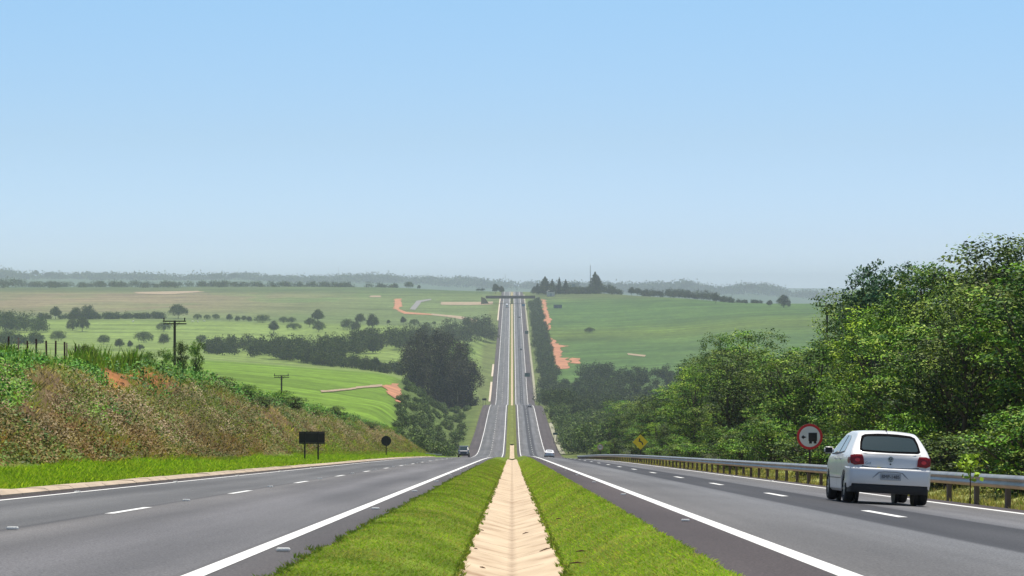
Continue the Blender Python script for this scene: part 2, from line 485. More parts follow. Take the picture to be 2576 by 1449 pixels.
# ------------------------------------------------------------------ terrain
def rowz(pairs):  # (Y, image row) or (Y, None, z)
    out = []
    for p in pairs:
        if len(p) == 3: out.append((p[0], p[2]))
        else: out.append((p[0], -(p[1] - CY) / F * p[0]))
    return out
TAB = {
 -1200: rowz([(300, 0, -12), (450, 0, -22), (800, 0, -30), (1500, 0, -33), (2100, 0, -25), (3000, 0, -4), (3600, 0, 4), (5000, 0, 6), (9000, 0, 40), (14000, 0, 60)]),
 0: rowz([(300, 0, -16), (450, 0, -26), (700, 0, -33), (1000, 0, -36), (1200, 0, -36), (1500, 871), (1800, 845), (2100, 803), (2500, 765), (3000, 733), (3400, 724), (4000, 722), (4600, 0, 3), (6000, 0, -8), (8500, 696), (9500, 694), (14000, 0, 20)]),
 500: rowz([(300, 0, -17), (450, 0, -26), (700, 948), (900, 922), (1150, 903), (1300, 0, -38), (1500, 880), (1700, 862), (2100, 806), (2500, 770), (3000, 736), (3400, 722), (3900, 720), (4600, 0, -6), (6000, 0, -15), (8500, 699), (9500, 697), (14000, 0, 20)]),
 750: rowz([(300, 0, -17), (450, 0, -27), (600, 0, -27.5), (800, 958), (1000, 932), (1120, 922), (1300, 0, -42), (1450, 902), (1600, 885), (1750, 862), (2100, 811), (2500, 774), (3000, 737), (3350, 720), (3800, 721), (4600, 0, -12), (6000, 0, -20), (8500, 703), (9500, 702), (14000, 0, 10)]),
 1000: rowz([(300, 0, -19), (450, 0, -28), (600, 1040), (800, 1002), (1000, 948), (1120, 0, -39.5), (1300, 0, -45), (1400, 918), (1550, 882), (1800, 862), (2000, 828), (2300, 800), (2700, 765), (3000, 738), (3300, 720.5), (3700, 0, -2), (4600, 0, -20), (6000, 0, -30), (8500, 706), (9500, 706), (14000, 0, 5)]),
 1150: rowz([(300, 0, -20), (450, 0, -31), (600, 0, -41), (700, 0, -45.5), (900, 0, -51), (1100, 0, -58.6), (1300, 0, -62), (1500, 0, -58), (1700, 0, -51), (1900, 0, -44), (2200, 815), (2600, 778), (2900, 745), (3150, 729), (3500, 0, -6), (4000, 0, -16), (5000, 0, -33), (6500, 0, -38), (8500, 712), (9500, 713), (14000, 0, 0)]),
 1345: rowz([(300, 0, -20), (450, 0, -31), (700, 0, -46), (1072, 0, -54), (1250, 0, -62), (1460, 0, -69), (1665, 0, -60), (1955, 0, -49), (2500, 0, -24), (2700, 0, -16.4), (3050, 0, -5), (3400, 0, -6), (4000, 0, -20), (5000, 0, -38), (6500, 0, -42), (8500, 722), (9500, 722), (14000, 0, 0)]),
 1500: rowz([(300, 0, -19), (500, 0, -34), (700, 0, -46), (1000, 0, -56), (1300, 0, -65), (1500, 0, -62), (1700, 0, -54), (2000, 860), (2300, 815), (2600, 770), (2850, 742), (3050, 733), (3500, 0, -12), (5000, 0, -38), (6500, 0, -45), (8500, 727), (9500, 728), (14000, 0, 0)]),
 1700: rowz([(300, 0, -17), (450, 0, -28), (700, 0, -42), (1000, 0, -54), (1300, 0, -58), (1550, 945), (1800, 892), (2100, 840), (2400, 785), (2650, 752), (2800, 745), (3000, 0, -13), (4000, 0, -32), (6500, 0, -50), (8500, 734), (9500, 735), (14000, 0, 0)]),
 1900: rowz([(300, 0, -15), (450, 0, -24), (700, 0, -40), (1000, 0, -50), (1400, 0, -52), (1700, 900), (2000, 832), (2300, 785), (2550, 761), (2700, 0, -17), (3000, 0, -24), (4000, 0, -42), (6500, 0, -55), (8500, 737), (9500, 738), (14000, 0, 0)]),
 2100: rowz([(300, 0, -14), (450, 0, -22), (700, 0, -36), (1000, 0, -42), (1500, 0, -46), (1900, 852), (2200, 790), (2450, 768), (2650, 762), (3000, 0, -24), (4000, 0, -46), (6500, 0, -60), (8500, 748), (9500, 750), (14000, 0, 0)]),
 2576: rowz([(300, 0, -12), (450, 0, -20), (700, 0, -32), (1000, 0, -38), (1500, 0, -40), (1900, 0, -34), (2300, 0, -18), (2600, 0, -14), (3000, 0, -18), (4000, 0, -40), (6500, 0, -60), (8500, 755), (14000, 0, 0)]),
 3800: rowz([(300, 0, -10), (450, 0, -16), (1000, 0, -30), (1900, 0, -28), (2600, 0, -10), (4000, 0, -30), (8500, 0, -40), (14000, 0, 0)]),
}
_cols = sorted(TAB)
_lY = np.linspace(math.log(250), math.log(14000), 520)
_T = []
for c in _cols:
    t = np.array(TAB[c])
    z = np.interp(np.exp(_lY), t[:, 0], t[:, 1])
    k = np.exp(-.5 * (np.arange(-12, 13) / 4.0) ** 2); k /= k.sum()
    z = np.convolve(np.concatenate([np.full(12, z[0]), z, np.full(12, z[-1])]), k, 'valid')
    _T.append(z)
_uf = np.linspace(-1200, 3800, 501)
_T = np.array(_T)
_T2 = np.array([np.interp(_uf, _cols, _T[:, i]) for i in range(len(_lY))])      # (Y, u)
k = np.exp(-.5 * (np.arange(-9, 10) / 4.0) ** 2); k /= k.sum()
_T2 = np.apply_along_axis(lambda r: np.convolve(np.concatenate([np.full(9, r[0]), r, np.full(9, r[-1])]), k, 'valid'), 1, _T2)

def Hfar(X, Y):
    Ys = np.maximum(Y, 250.)
    xi = (np.clip(X / Ys * F + CX, -1200, 3799) + 1200) / 10.0
    yi = np.clip((np.log(Ys) - _lY[0]) / (_lY[1] - _lY[0]), 0, len(_lY) - 1.001)
    i, j = xi.astype(int), yi.astype(int)
    fx, fy = xi - i, yi - j
    i1 = np.minimum(i + 1, 500)
    return ((_T2[j, i] * (1 - fx) + _T2[j, i1] * fx) * (1 - fy) + (_T2[j + 1, i] * (1 - fx) + _T2[j + 1, i1] * fx) * fy)

_bk = np.array([(-100, 4.2), (60, 3.7), (87, 3.65), (110, 4.25), (142, 4.9), (160, 4.75), (178, 4.25), (220, 4.2), (255, 4.25), (300, 4.1), (350, 3.9), (385, 3.4), (420, 2.6), (470, 1.2), (560, .6), (20000, .6)])
def bank_h(Y): return np.interp(Y, _bk[:, 0], _bk[:, 1])
_lx = np.array([0, 10.75, 10.95, 12.3, 13.7, 14.2, 18.4, 19.4, 26, 60, 5000])
_lf = np.array([0, 0, .0, .0, .0, .02, .90, 1.0, 1.0, 1.06, 1.1])
_lo = np.array([-.45, -.10, .10, .16, .42, .50, .40, .3, 0, 0, 0])
_rx = np.array([0, 10.7, 11.0, 12.2, 14, 20, 35, 60, 5000])
_rv = np.array([-.5, -.42, -.38, -.50, -.35, .9, 2.8, 4.0, 5.0])
def cross(X, Y):
    aX = np.abs(X)
    wob = (fbm(X * .0 + 3.1, Y * .06, 3, 5) - .5)
    sl = np.clip((aX - 14) / 4.5, 0, 1)
    xs = aX + wob * 2.2 * np.clip((aX - 13) / 2, 0, 1)
    L = np.interp(xs, _lx, _lf) * bank_h(Y) + np.interp(xs, _lx, _lo)
    rough = (fbm(aX * .9, Y * .45, 4, 9) - .5) * 1.1 + (fbm(aX * 3, Y * 2.2, 3, 12) - .5) * .35
    L = L + rough * np.clip((xs - 14.2) / 1.2, 0, 1) * (1 - .5 * sstep(20, 30, aX)) * np.clip(bank_h(Y) / 3, 0, 1)
    L = L + (fbm(aX * 1.5, Y * .8, 3, 33) - .5) * .16 * np.clip((aX - 11.2) / .8, 0, 1)
    Rr = np.interp(aX, _rx, _rv) + (fbm(aX * .7, Y * .5, 3, 21) - .5) * .35 * np.clip((aX - 11.5) / 1.5, 0, 1)
    return np.where(X < 0, L, Rr)

def H(X, Y):
    X = np.asarray(X, float); Y = np.asarray(Y, float)
    w = sstep(420, 640, Y)
    near = R(Y) + cross(X, Y)
    aX = np.abs(X)
    ed = np.where(X < 0, shoulder_l(Y), shoulder_r(Y))
    t = sstep(ed + 1.0, ed + np.where(X < 0, 24, 20), aX)
    edgez = np.where(X < 0, 0.02, .125 - .05 * (ed - 2.3))
    far = Hfar(X, Y)
    far2 = lerp(R(Y) + edgez + .05, far, np.where(Y > 3300, np.maximum(t, sstep(3300, 3600, Y)), t))
    h = lerp(near, far2, w)
    sink = 1 - sstep(ed - .05, ed + .25, aX)
    return np.where(w > 0, h - sink * .45 * w, h)

def Hs(x, y): return float(H(np.array([x]), np.array([y]))[0])

def P(px, py, Y):
    """world point at distance Y seen at survey pixel"""
    return ((px - CX) / F * Y, Y, -(py - CY) / F * Y)

def hit(px, py, y0=60, y1=9000, near=None):
    """where the line of sight through a survey pixel meets the terrain"""
    Ys = np.exp(np.linspace(math.log(y0), math.log(y1), 3000))
    X = (px - CX) / F * Ys
    d = -(py - CY) / F * Ys - H(X, Ys)
    idx = np.where((d[:-1] > 0) & (d[1:] <= 0))[0]
    if len(idx) == 0: return None
    i = idx[0]
    t = d[i] / (d[i] - d[i + 1])
    Y = Ys[i] * (1 - t) + Ys[i + 1] * t
    return ((px - CX) / F * Y, Y)

def hitx(px, py, y0=60, y1=9000):
    """as hit, but falls back on the closest approach"""
    h = hit(px, py, y0, y1)
    if h: return h
    Ys = np.exp(np.linspace(math.log(y0), math.log(y1), 3000))
    X = (px - CX) / F * Ys
    row = CY - F * H(X, Ys) / Ys
    i = int(np.argmin(np.abs(row - py)))
    return (float(X[i]), float(Ys[i]))

# ---- mesh rows and columns
ys = [-60.0]
while ys[-1] < 14000:
    y = ys[-1]
    ys.append(y + max(.7, abs(y) * .0075 if y > 0 else 3))
ys = np.array(ys)
xp = list(np.arange(0, 10, 2.0)) + list(np.arange(10, 22, .3)) + list(np.arange(22, 60, 1.5)) + list(np.arange(60, 620, 6.0))
while xp[-1] < 9000: xp.append(xp[-1] * 1.06)
xp = np.array(xp)
xs = np.concatenate([-xp[:0:-1], xp])
XX, YY = np.meshgrid(xs, ys)
ZZ = H(XX, YY)

# ---- ground colours (albedo)
def ground_colour(X, Y):
    n1 = fbm(X * .35, Y * .35, 4, 40)[..., None]
    n2 = fbm(X * .012, Y * .004, 4, 41)[..., None]
    n3 = fbm(X * .05, Y * .015, 4, 43)[..., None]
    lush = np.array([.12, .23, .018]); mid = np.array([.085, .18, .035]); olive = np.array([.155, .19, .055])
    brown = np.array([.22, .15, .085]); red = np.array([.36, .14, .06]); dkg = np.array([.05, .11, .025])
    px = (X / np.maximum(Y, 20) * F + CX)[..., None]
    Yc = Y[..., None]; Xc = X[..., None]
    # far fields
    left_far = lerp(np.array([.12, .165, .055]), np.array([.20, .165, .095]), np.clip(sstep(-90, -430, Xc) * 1.1 - .4 * (n2 > .55), 0, 1) * sstep(2050, 2500, Yc))
    left_far = lerp(left_far, np.array([.065, .105, .035]), sstep(2850, 3150, Yc) * .8)
    pasture = np.array([.165, .23, .055])
    near_field = lerp(np.array([.15, .25, .024]), np.array([.12, .205, .022]), n3)
    cL = near_field * (1 - sstep(1130, 1220, Yc)) + pasture * sstep(1130, 1220, Yc)
    cL = lerp(cL, left_far, sstep(2060, 2120, Yc))
    rf = lerp(np.array([.06, .12, .03]), np.array([.08, .14, .03]), n3)
    strip = np.exp(-((Yc - (2120 - (Xc - 100) * .15)) / 110) ** 2)
    rf = lerp(rf, np.array([.105, .155, .025]), strip * .8)
    rf = lerp(rf, np.array([.12, .12, .05]), sstep(2650, 2850, Yc) * .5)
    rf = lerp(rf, np.array([.05, .07, .025]), 1 - sstep(1350, 1550, Yc))
    rf = lerp(rf, np.array([.25, .20, .12]), sstep(340, 400, Xc) * sstep(2300, 2500, Yc))
    rows = fbm(X * .004 + Y * .0007, Y * .06, 4, 47)[..., None]
    far = np.where(Xc < 0, cL, rf) * (.8 + .4 * n3) * (.60 + .80 * rows)
    # road verges far off
    a = np.abs(Xc)
    verge = lerp(np.array([.13, .155, .045]), np.array([.10, .14, .035]), n3)
    far = lerp(verge, far, sstep(20, 26, a))
    # rough ground under the scrub left of the dip
    rg_ = sstep(13, 16, -Xc) * sstep(985, 1010, px) * (1 - sstep(1060, 1120, Yc)) * sstep(440, 480, Yc)
    far = lerp(far, np.array([.085, .12, .03]), rg_ * .85)
    # distant
    far = lerp(far, np.array([.06, .10, .05]), sstep(3300, 3700, Yc))
    # near left bank
    k = np.clip((-Xc - 14) / 4.6, 0, 1)
    near = lerp(lush, np.array([.17, .26, .02]), np.clip(n1 * 1.6 - .4, 0, 1))
    bankc = lerp(np.array([.15, .085, .035]), brown * .75, sstep(.3, .75, k + (n1 - .5) * .5))
    bankc = lerp(bankc, olive, np.clip((fbm(Xc * .5, Yc * .25, 3, 50) - .48) * 4, 0, 1) * .75)
    bankc = lerp(bankc, olive * .9, np.exp(-((k - .15) / .16) ** 2) * sstep(120, 160, Yc) * .7)
    topc = lerp(olive, lush, n1)
    topc = lerp(topc, red * 1.15, ((Yc > 104) & (Yc < 135)) * np.exp(-((k - .95) / .13) ** 2))
    cl = lerp(near, bankc, sstep(-.02, .06, k + (n1 - .5) * .10))
    cl = lerp(cl, topc, sstep(.85, 1.0, k + (n1 - .5) * .2))
    cr = lerp(np.array([.30, .20, .11]), np.array([.24, .26, .08]), sstep(11.2, 12.4, Xc + (n1 - .5) * 1.6))
    cr = lerp(cr, np.array([.06, .07, .03]), sstep(14, 17, Xc))
    nr = np.where(Xc < 0, cl, cr) * (.8 + .4 * n1)
    w = sstep(430, 620, Yc)
    return np.clip(lerp(nr, far, w), 0.005, 1)

def polymask(poly, X, Y):
    inside = np.zeros(X.shape, bool)
    n = len(poly)
    for i in range(n):
        x1, y1 = poly[i]; x2, y2 = poly[(i + 1) % n]
        c = ((y1 > Y) != (y2 > Y)) & (X < (x2 - x1) * (Y - y1) / (y2 - y1 + 1e-9) + x1)
        inside ^= c
    return inside

col = ground_colour(XX, YY)
gm = np_mesh('ground', np.stack([XX, YY, ZZ], -1).reshape(-1, 3), grid_faces(len(ys), len(xs)), col.reshape(-1, 3), smooth=True)
ground = link_mesh('ground', gm, None, M['ground'])
tag(ground, kind='structure')

def patch(name, poly_px, mat, lift=.25, yr=(500, 5000), step=None, jag=0.0, seed=1):
    """bare patch of earth: survey outline put on the terrain, draped a little above it"""
    pts = [hitx(x, y, *yr) for x, y in poly_px]
    pts = np.array(pts)
    x0, y0 = pts.min(0); x1, y1 = pts.max(0)
    nx, ny = 90, 120
    gx = np.linspace(x0 - 1, x1 + 1, nx); gy = np.linspace(y0 - 1, y1 + 1, ny)
    GX, GY = np.meshgrid(gx, gy)
    if jag > 0:
        JX = GX + (fbm(GX * .12, GY * .05, 3, seed) - .5) * jag
    else: JX = GX
    cX = (JX[:-1, :-1] + JX[1:, 1:]) / 2; cY = (GY[:-1, :-1] + GY[1:, 1:]) / 2
    ins = polymask([tuple(p) for p in pts], cX, cY).ravel()
    Fc = grid_faces(ny, nx)[ins]
    if len(Fc) == 0: return None
    used = np.unique(Fc)
    mp = np.full(nx * ny, -1); mp[used] = np.arange(len(used))
    V = np.stack([GX.ravel(), GY.ravel(), H(GX, GY).ravel() + lift], -1)[used]
    o = link_mesh(name, np_mesh(name, V, mp[Fc], smooth=True), None, mat)
    return tag(o, kind='structure')

patch('dirt_track', [(992, 752), (1008, 752), (1010, 770), (1003, 778), (1020, 785), (1085, 790), (1085, 793), (1015, 790), (992, 777)], M['dirt'], jag=6)
patch('dirt_track', [(1085, 789), (1160, 796), (1200, 806), (1198, 820), (1186, 818), (1176, 806), (1120, 797), (1085, 793)], M['pale_dirt'], jag=4)
patch('bare_earth', [(1362, 753), (1372, 755), (1378, 785), (1388, 808), (1382, 828), (1374, 832), (1366, 815), (1366, 790)], M['dirt'], jag=10)
patch('bare_earth', [(1386, 848), (1402, 862), (1412, 868), (1432, 871), (1412, 875), (1408, 900), (1425, 902), (1428, 928), (1404, 930), (1392, 900)], M['dirt'], jag=8)
patch('bare_earth', [(1433, 901), (1460, 902), (1456, 916), (1434, 914)], M['dirt'], jag=5)
patch('bare_earth', [(962, 972), (1006, 968), (1014, 1018), (1004, 1016), (984, 996)], M['dirt'], jag=4)
patch('field_track', [(808, 984), (900, 974), (962, 968), (962, 974), (900, 978), (810, 989)], M['pale_dirt'], jag=2)
patch('bare_earth', [(1578, 889), (1625, 894), (1622, 898), (1580, 893)], M['pale_dirt'])
patch('bare_earth', [(335, 735), (500, 732), (510, 735), (420, 741), (345, 739)], M['pale_dirt'], jag=10)
patch('bare_earth', [(1110, 760), (1240, 759), (1240, 766), (1110, 767)], M['pale_dirt'], jag=5)
patch('bare_earth', [(930, 744), (958, 744), (958, 748), (930, 748)], M['pale_dirt'], jag=5)
patch('service_road', [(1030, 778), (1048, 757), (1085, 752), (1085, 755), (1060, 760), (1044, 780)], plain('service_asphalt', (.22, .21, .20), .8, vary=.1), jag=0)

# ------------------------------------------------------------------ roads
yr = [-40.0]
while yr[-1] < 3420: yr.append(yr[-1] + min(max(1.0, abs(yr[-1]) * .012), 9.0))
yr = np.array(yr)
def ribbon(name, colsf, Y, mat, smooth=True, lift=0.0):
    """colsf(Y array) -> list of (X array, z-offset array) over the road profile"""
    cs = colsf(Y)
    nc = len(cs)
    V = np.zeros((len(Y), nc, 3))
    for i, (x, z) in enumerate(cs):
        V[:, i, 0] = x; V[:, i, 1] = Y; V[:, i, 2] = R(Y) + z + lift
    return np_mesh(name, V.reshape(-1, 3), grid_faces(len(Y), nc), smooth=smooth)

one = lambda Y, v: np.zeros_like(Y) + v
def jit(Y, amp, seed, f=1.7): return (fbm(Y * f, Y * 0 + seed, 3, seed) - .5) * 2 * amp
lcols = lambda Y: [(-shoulder_l(Y), one(Y, 0)), (one(Y, -9.7), one(Y, 0)), (one(Y, -6.1), one(Y, 0)), (one(Y, -2.5), one(Y, 0)), (one(Y, -1.55), one(Y, 0))]
tag(link_mesh('road', ribbon('road', lcols, yr, None), None, M['asphalt_l']), kind='structure')
rcols = lambda Y: [(one(Y, 1.33), one(Y, roff(1.33))), (one(Y, 2.3), one(Y, roff(2.3))), (one(Y, 5.9), one(Y, roff(5.9))), (one(Y, 9.5), one(Y, roff(9.5))), (shoulder_r(Y), roff(shoulder_r(Y)))]
tag(link_mesh('road', ribbon('road', rcols, yr, None), None, M['asphalt_r']), kind='structure')

# painted lines
def line(xc, w, y0, y1, lift=.004, wavy=0.0):
    Y = yr[(yr > y0) & (yr < y1)]
    Y = np.concatenate([[y0], Y, [y1]])
    g = 1 + np.clip(Y / 3000, 0, 1.2)           # far lines were painted wider on the later sections
    ll = lift + np.clip(Y / 400, 0, 1) * .02
    return ribbon('edge_line', lambda Y: [(xc - w / 2 * g, roff(xc) + ll), (xc + w / 2 * g, roff(xc) + ll)], Y, None)
for xc, w in ((EDGE_L, .15), (IN_L, .18), (IN_R, .17), (EDGE_R, .15)):
    tag(link_mesh('edge_line', line(xc, w, -30, 3300), None, M['paint_white']), kind='structure')
def dashes(name, xc, start, y1, w=.15):
    Vs, Fs, n = [], [], 0
    y = start
    while y < y1:
        yy = np.linspace(y, y + 4.0, 3)
        ll = .004 + min(y / 400, 1) * .02
        for a in range(3):
            for s in (-1, 1):
                Vs.append((xc + s * w / 2, yy[a], float(R(yy[a])) + float(roff(xc)) + ll))
        for a in range(2):
            Fs.append((n + a * 2, n + a * 2 + 1, n + a * 2 + 3, n + a * 2 + 2))
        n += 6; y += 16
    tag(link_mesh(name, np_mesh(name, Vs, Fs), None, M['paint_white']), kind='structure')
dashes('lane_markings', LANE_L, 5.2, 2600)
dashes('lane_markings', LANE_R, 5.2, 2600)

# median: two grass strips and the formed channel between them
def med_in(Y): return np.where(Y < 520, 1.0, 0.0)
ym = np.concatenate([np.arange(-30, 120, .25), yr[yr > 120]])
gL = lambda Y: [(one(Y, -2.1), one(Y, -.30)), (-1.78 + jit(Y, .10, 3), one(Y, .03)), (one(Y, -1.5), one(Y, .04)), (one(Y, -1.1), one(Y, -.02)), (one(Y, -.75), one(Y, -.14)), (-.55 + jit(Y, .03, 5, 2), one(Y, -.235))]
gR = lambda Y: [(.55 + jit(Y, .03, 7, 2), one(Y, -.235)), (one(Y, .75), one(Y, -.13)), (one(Y, 1.0), one(Y, .03)), (one(Y, 1.28), one(Y, .17)), (1.42 + jit(Y, .07, 9, 2), one(Y, .19)), (one(Y, 1.62), one(Y, .0))]
M['turf'] = attr_mat('turf', .95, .05, 0, [((9, 9, 9), .35, 4), ((1.2, .5, 1), .25, 4)], bump=.15, bscale=20)
def mcol(me, seed):
    n = len(me.vertices); co = np.zeros(n * 3); me.vertices.foreach_get('co', co); co = co.reshape(-1, 3)
    t = fbm(co[:, 0] * 1.3, co[:, 1] * .6, 4, seed)[:, None]
    c = lerp(np.array([.10, .16, .016]), np.array([.17, .22, .028]), np.clip(t * 1.8 - .4, 0, 1))
    c = lerp(c, np.array([.16, .16, .05]), sstep(300, 700, co[:, 1])[:, None] * .6)
    a = me.color_attributes.new('Col', 'FLOAT_COLOR', 'POINT')
    c4 = np.ones((n, 4), np.float32); c4[:, :3] = c; a.data.foreach_set('color', c4.ravel())
    return me
for f_, sd_ in ((gL, 61), (gR, 62)):
    tag(link_mesh('median', mcol(ribbon('median', f_, ym, None), sd_), None, M['turf']), kind='structure')
chn = lambda Y: [(one(Y, -.62), one(Y, -.30)), (one(Y, -.56), one(Y, -.255)), (one(Y, -.28), one(Y, -.325)), (one(Y, 0), one(Y, -.395)), (one(Y, .28), one(Y, -.325)), (one(Y, .56), one(Y, -.255)), (one(Y, .62), one(Y, -.30))]
tag(link_mesh('drainage_channel', ribbon('drainage_channel', chn, ym[ym < 345], None, smooth=False), None, M['channel']), kind='structure')
tag(link_mesh('drainage_channel', ribbon('drainage_channel', chn, ym[(ym > 560) & (ym < 770)], None, smooth=False, lift=.1), None, M['channel']), kind='structure')
tag(link_mesh('drainage_channel', ribbon('drainage_channel', chn, ym[(ym > 1330) & (ym < 3200)], None, smooth=False, lift=.02), None, M['channel']), kind='structure')
flat = lambda Y: [(one(Y, -.66), one(Y, -.235)), (one(Y, 0), one(Y, -.27)), (one(Y, .66), one(Y, -.235))]
for a_, b_ in ((343, 562), (768, 1332)):
    tag(link_mesh('median', mcol(ribbon('median', flat, ym[(ym > a_) & (ym < b_)], None), 63), None, M['ground']), kind='structure')

# kerb: cast blocks of uneven length, beige
def kerb(y0, y1, side=-1):
    rng = np.random.default_rng(4)
    bm = bmesh.new()
    y = y0
    while y < y1:
        L = rng.uniform(1.6, 3.2) if y < 130 else rng.uniform(4, 9)
        ye = y + L - rng.uniform(.03, .08)
        x0 = shoulder_l(y) - .02; j = rng.uniform(-.03, .03); h = .11 + rng.uniform(-.015, .02)
        prof = [(x0, -.1), (x0, .045), (x0 + .12, h), (x0 + .52 + j, h + .01), (x0 + .56 + j, -.1)]
        za, zb = float(R(y)), float(R(ye))
        A = [bm.verts.new((-px_, y, za + pz)) for px_, pz in prof]
        B = [bm.verts.new((-px_, ye, zb + pz)) for px_, pz in prof]
        for i in range(4): bm.faces.new((A[i], A[i + 1], B[i + 1], B[i]))
        bm.faces.new(A[::-1]); bm.faces.new(B)
        y += L
    return bm
tag(bm_obj('kerb', kerb(20, 325), M['kerb']), kind='structure')
# concrete gutter along the far left shoulder
def gut(Y): return [(-shoulder_l(Y) - .1, one(Y, .10)), (-shoulder_l(Y) - 1.3, one(Y, .22))]
for a_, b_ in ((1480, 1640), (1680, 1800), (2350, 2900)):
    tag(link_mesh('gutter', ribbon('gutter', gut, yr[(yr > a_) & (yr < b_)], None), None, M['pale_concrete']), kind='structure')
def gutr(Y): return [(shoulder_r(Y) + .1, one(Y, -.30)), (shoulder_r(Y) + 1.5, one(Y, -.15))]
for a_, b_ in ((690, 930), (1500, 3000)):
    tag(link_mesh('gutter', ribbon('gutter', gutr, yr[(yr > a_) & (yr < b_)], None), None, plain('dry_verge', (.34, .33, .22), .9, vary=.3, vscale=.3)), kind='structure')

# ------------------------------------------------------------------ foliage
def leaf_quads(cen, nrm, size, rng, aspect=.55, fold=True):
    """one bent diamond-shaped leaf per centre; returns (V, F) as numpy"""
    n = len(cen)
    a = rng.normal(size=(n, 3))
    u = np.cross(nrm, a); u /= np.linalg.norm(u, axis=1, keepdims=True) + 1e-9
    v = np.cross(nrm, u)
    s = size[:, None]
    V = np.empty((n, 4, 3))
    V[:, 0] = cen - u * s * .5
    V[:, 1] = cen + v * s * .5 * aspect - nrm * s * .08
    V[:, 2] = cen + u * s * .5 - nrm * s * .12
    V[:, 3] = cen - v * s * .5 * aspect - nrm * s * .08
    Fc = np.arange(n * 4).reshape(n, 4)
    return V.reshape(-1, 3), Fc

def unit(v): return v / (np.linalg.norm(v, axis=1, keepdims=True) + 1e-9)

GREENS = {
 'mixed': [(.125, .28, .02), (.07, .175, .016), (.20, .35, .03), (.04, .10, .02), (.24, .33, .045)],
 'bright': [(.20, .36, .02), (.12, .25, .016), (.30, .42, .03), (.07, .14, .018)],
 'deep': [(.05, .09, .018), (.08, .14, .02), (.035, .06, .018), (.16, .22, .03)],
 'scrub': [(.09, .15, .022), (.06, .11, .02), (.13, .19, .03), (.045, .075, .018)],
 'bluish': [(.05, .12, .05), (.07, .14, .055), (.04, .10, .045)],
 'olive': [(.165, .26, .03), (.10, .17, .022), (.25, .33, .05), (.05, .09, .02)],
 'far': [(.042, .060, .018), (.062, .085, .024), (.030, .042, .018)],
 'far_green': [(.05, .078, .022), (.065, .095, .026), (.04, .062, .022)],
 'dark': [(.030, .030, .026), (.045, .042, .032), (.06, .07, .035), (.10, .10, .07)],
}
def crown(lumps, nclus, per, leaf, pal, seed, spread=.9, up=.35, low=-.55, droop=0.0, shell=(.78, 1.12)):
    """leaf clusters over a set of overlapping lumps (x,y,z,r,squash) -> V,F,col"""
    rng = np.random.default_rng(seed)
    L = np.array(lumps, float)
    w = L[:, 3] ** 2; w /= w.sum()
    k = rng.choice(len(L), size=nclus * 2, p=w)
    d = unit(rng.normal(size=(nclus * 2, 3)))
    keep = d[:, 2] > low
    k, d = k[keep], d[keep]
    rr = rng.uniform(shell[0], shell[1], len(k))[:, None]
    sc = np.stack([np.ones(len(k)), np.ones(len(k)), L[k, 4]], 1)
    p = L[k, :3] + d * sc * L[k, 3:4] * rr
    # drop clusters buried deep inside another lump
    bury = np.zeros(len(p), bool)
    for j in range(len(L)):
        q = (p - L[j, :3]) / np.array([1, 1, L[j, 4]])
        bury |= (np.linalg.norm(q, axis=1) < L[j, 3] * .62) & (k != j)
    p, d = p[~bury][:nclus], d[~bury][:nclus]
    n = len(p)
    pal = np.array(GREENS[pal])
    cc = pal[rng.integers(0, len(pal), n)] * rng.uniform(.6, 1.5, (n, 1))
    cen = np.repeat(p, per, 0) + rng.normal(size=(n * per, 3)) * leaf * spread
    if droop > 0:
        cen[:, 2] -= np.abs(rng.normal(size=n * per)) * droop
    nr = unit(np.repeat(d, per, 0) * .8 + rng.normal(size=(n * per, 3)) * .55 + np.array([0, 0, up]))
    sz = leaf * rng.uniform(.65, 1.35, n * per)
    V, Fc = leaf_quads(cen, nr, sz, rng, .62)
    cl = np.repeat(cc, per, 0) * rng.uniform(.85, 1.18, (n * per, 1))
    return V, Fc, np.repeat(cl, 4, 0)

def lumps_tree(seed, h=1.0, w=.8, base=.3, n=9, round_=.8):
    """lump layout of a broad crown between base*h and h"""
    rng = np.random.default_rng(seed)
    out = []
    for i in range(n):
        t = (i + .5) / n
        a = i * 2.4 + rng.uniform(-.5, .5)
        z = h * (base + (1 - base) * (.18 + .68 * t))
        rad = w * .5 * (1 - abs(t - .35) * 1.0) * rng.uniform(.35, .75)
        r = w * .5 * rng.uniform(.36, .56) * (1.08 - .45 * t)
        out.append((math.cos(a) * rad, math.sin(a) * rad, min(z, h - r * round_), r, round_))
    return out

def trunk_bm(h, r, seed=0, limbs=5, spread=.25, lean=0.0):
    rng = np.random.default_rng(seed)
    bm = bmesh.new()
    pts = [Vector((0, 0, -.03 * h))]
    for i in range(1, 5):
        pts.append(Vector((rng.normal() * .02 * h + lean * i * h * .04, rng.normal() * .02 * h, h * i / 4)))
    for i in range(4):
        tube(bm, pts[i], pts[i + 1], r * (1.15 - i * .24), r * (1.15 - (i + 1) * .24), 8, True)
    for i in range(limbs):
        b = pts[2].lerp(pts[4], rng.uniform(0, .8))
        a = rng.uniform(0, 2 * PI)
        e = b + Vector((math.cos(a) * spread * h, math.sin(a) * spread * h, rng.uniform(.1, .3) * h))
        mid = b.lerp(e, .5) + Vector((0, 0, .03 * h))
        tube(bm, b, mid, r * .42, r * .28, 6, True); tube(bm, mid, e, r * .28, r * .1, 6, True)
    return bm

def crown_mesh(name, V, Fc, cl): return np_mesh(name, V, Fc, cl)

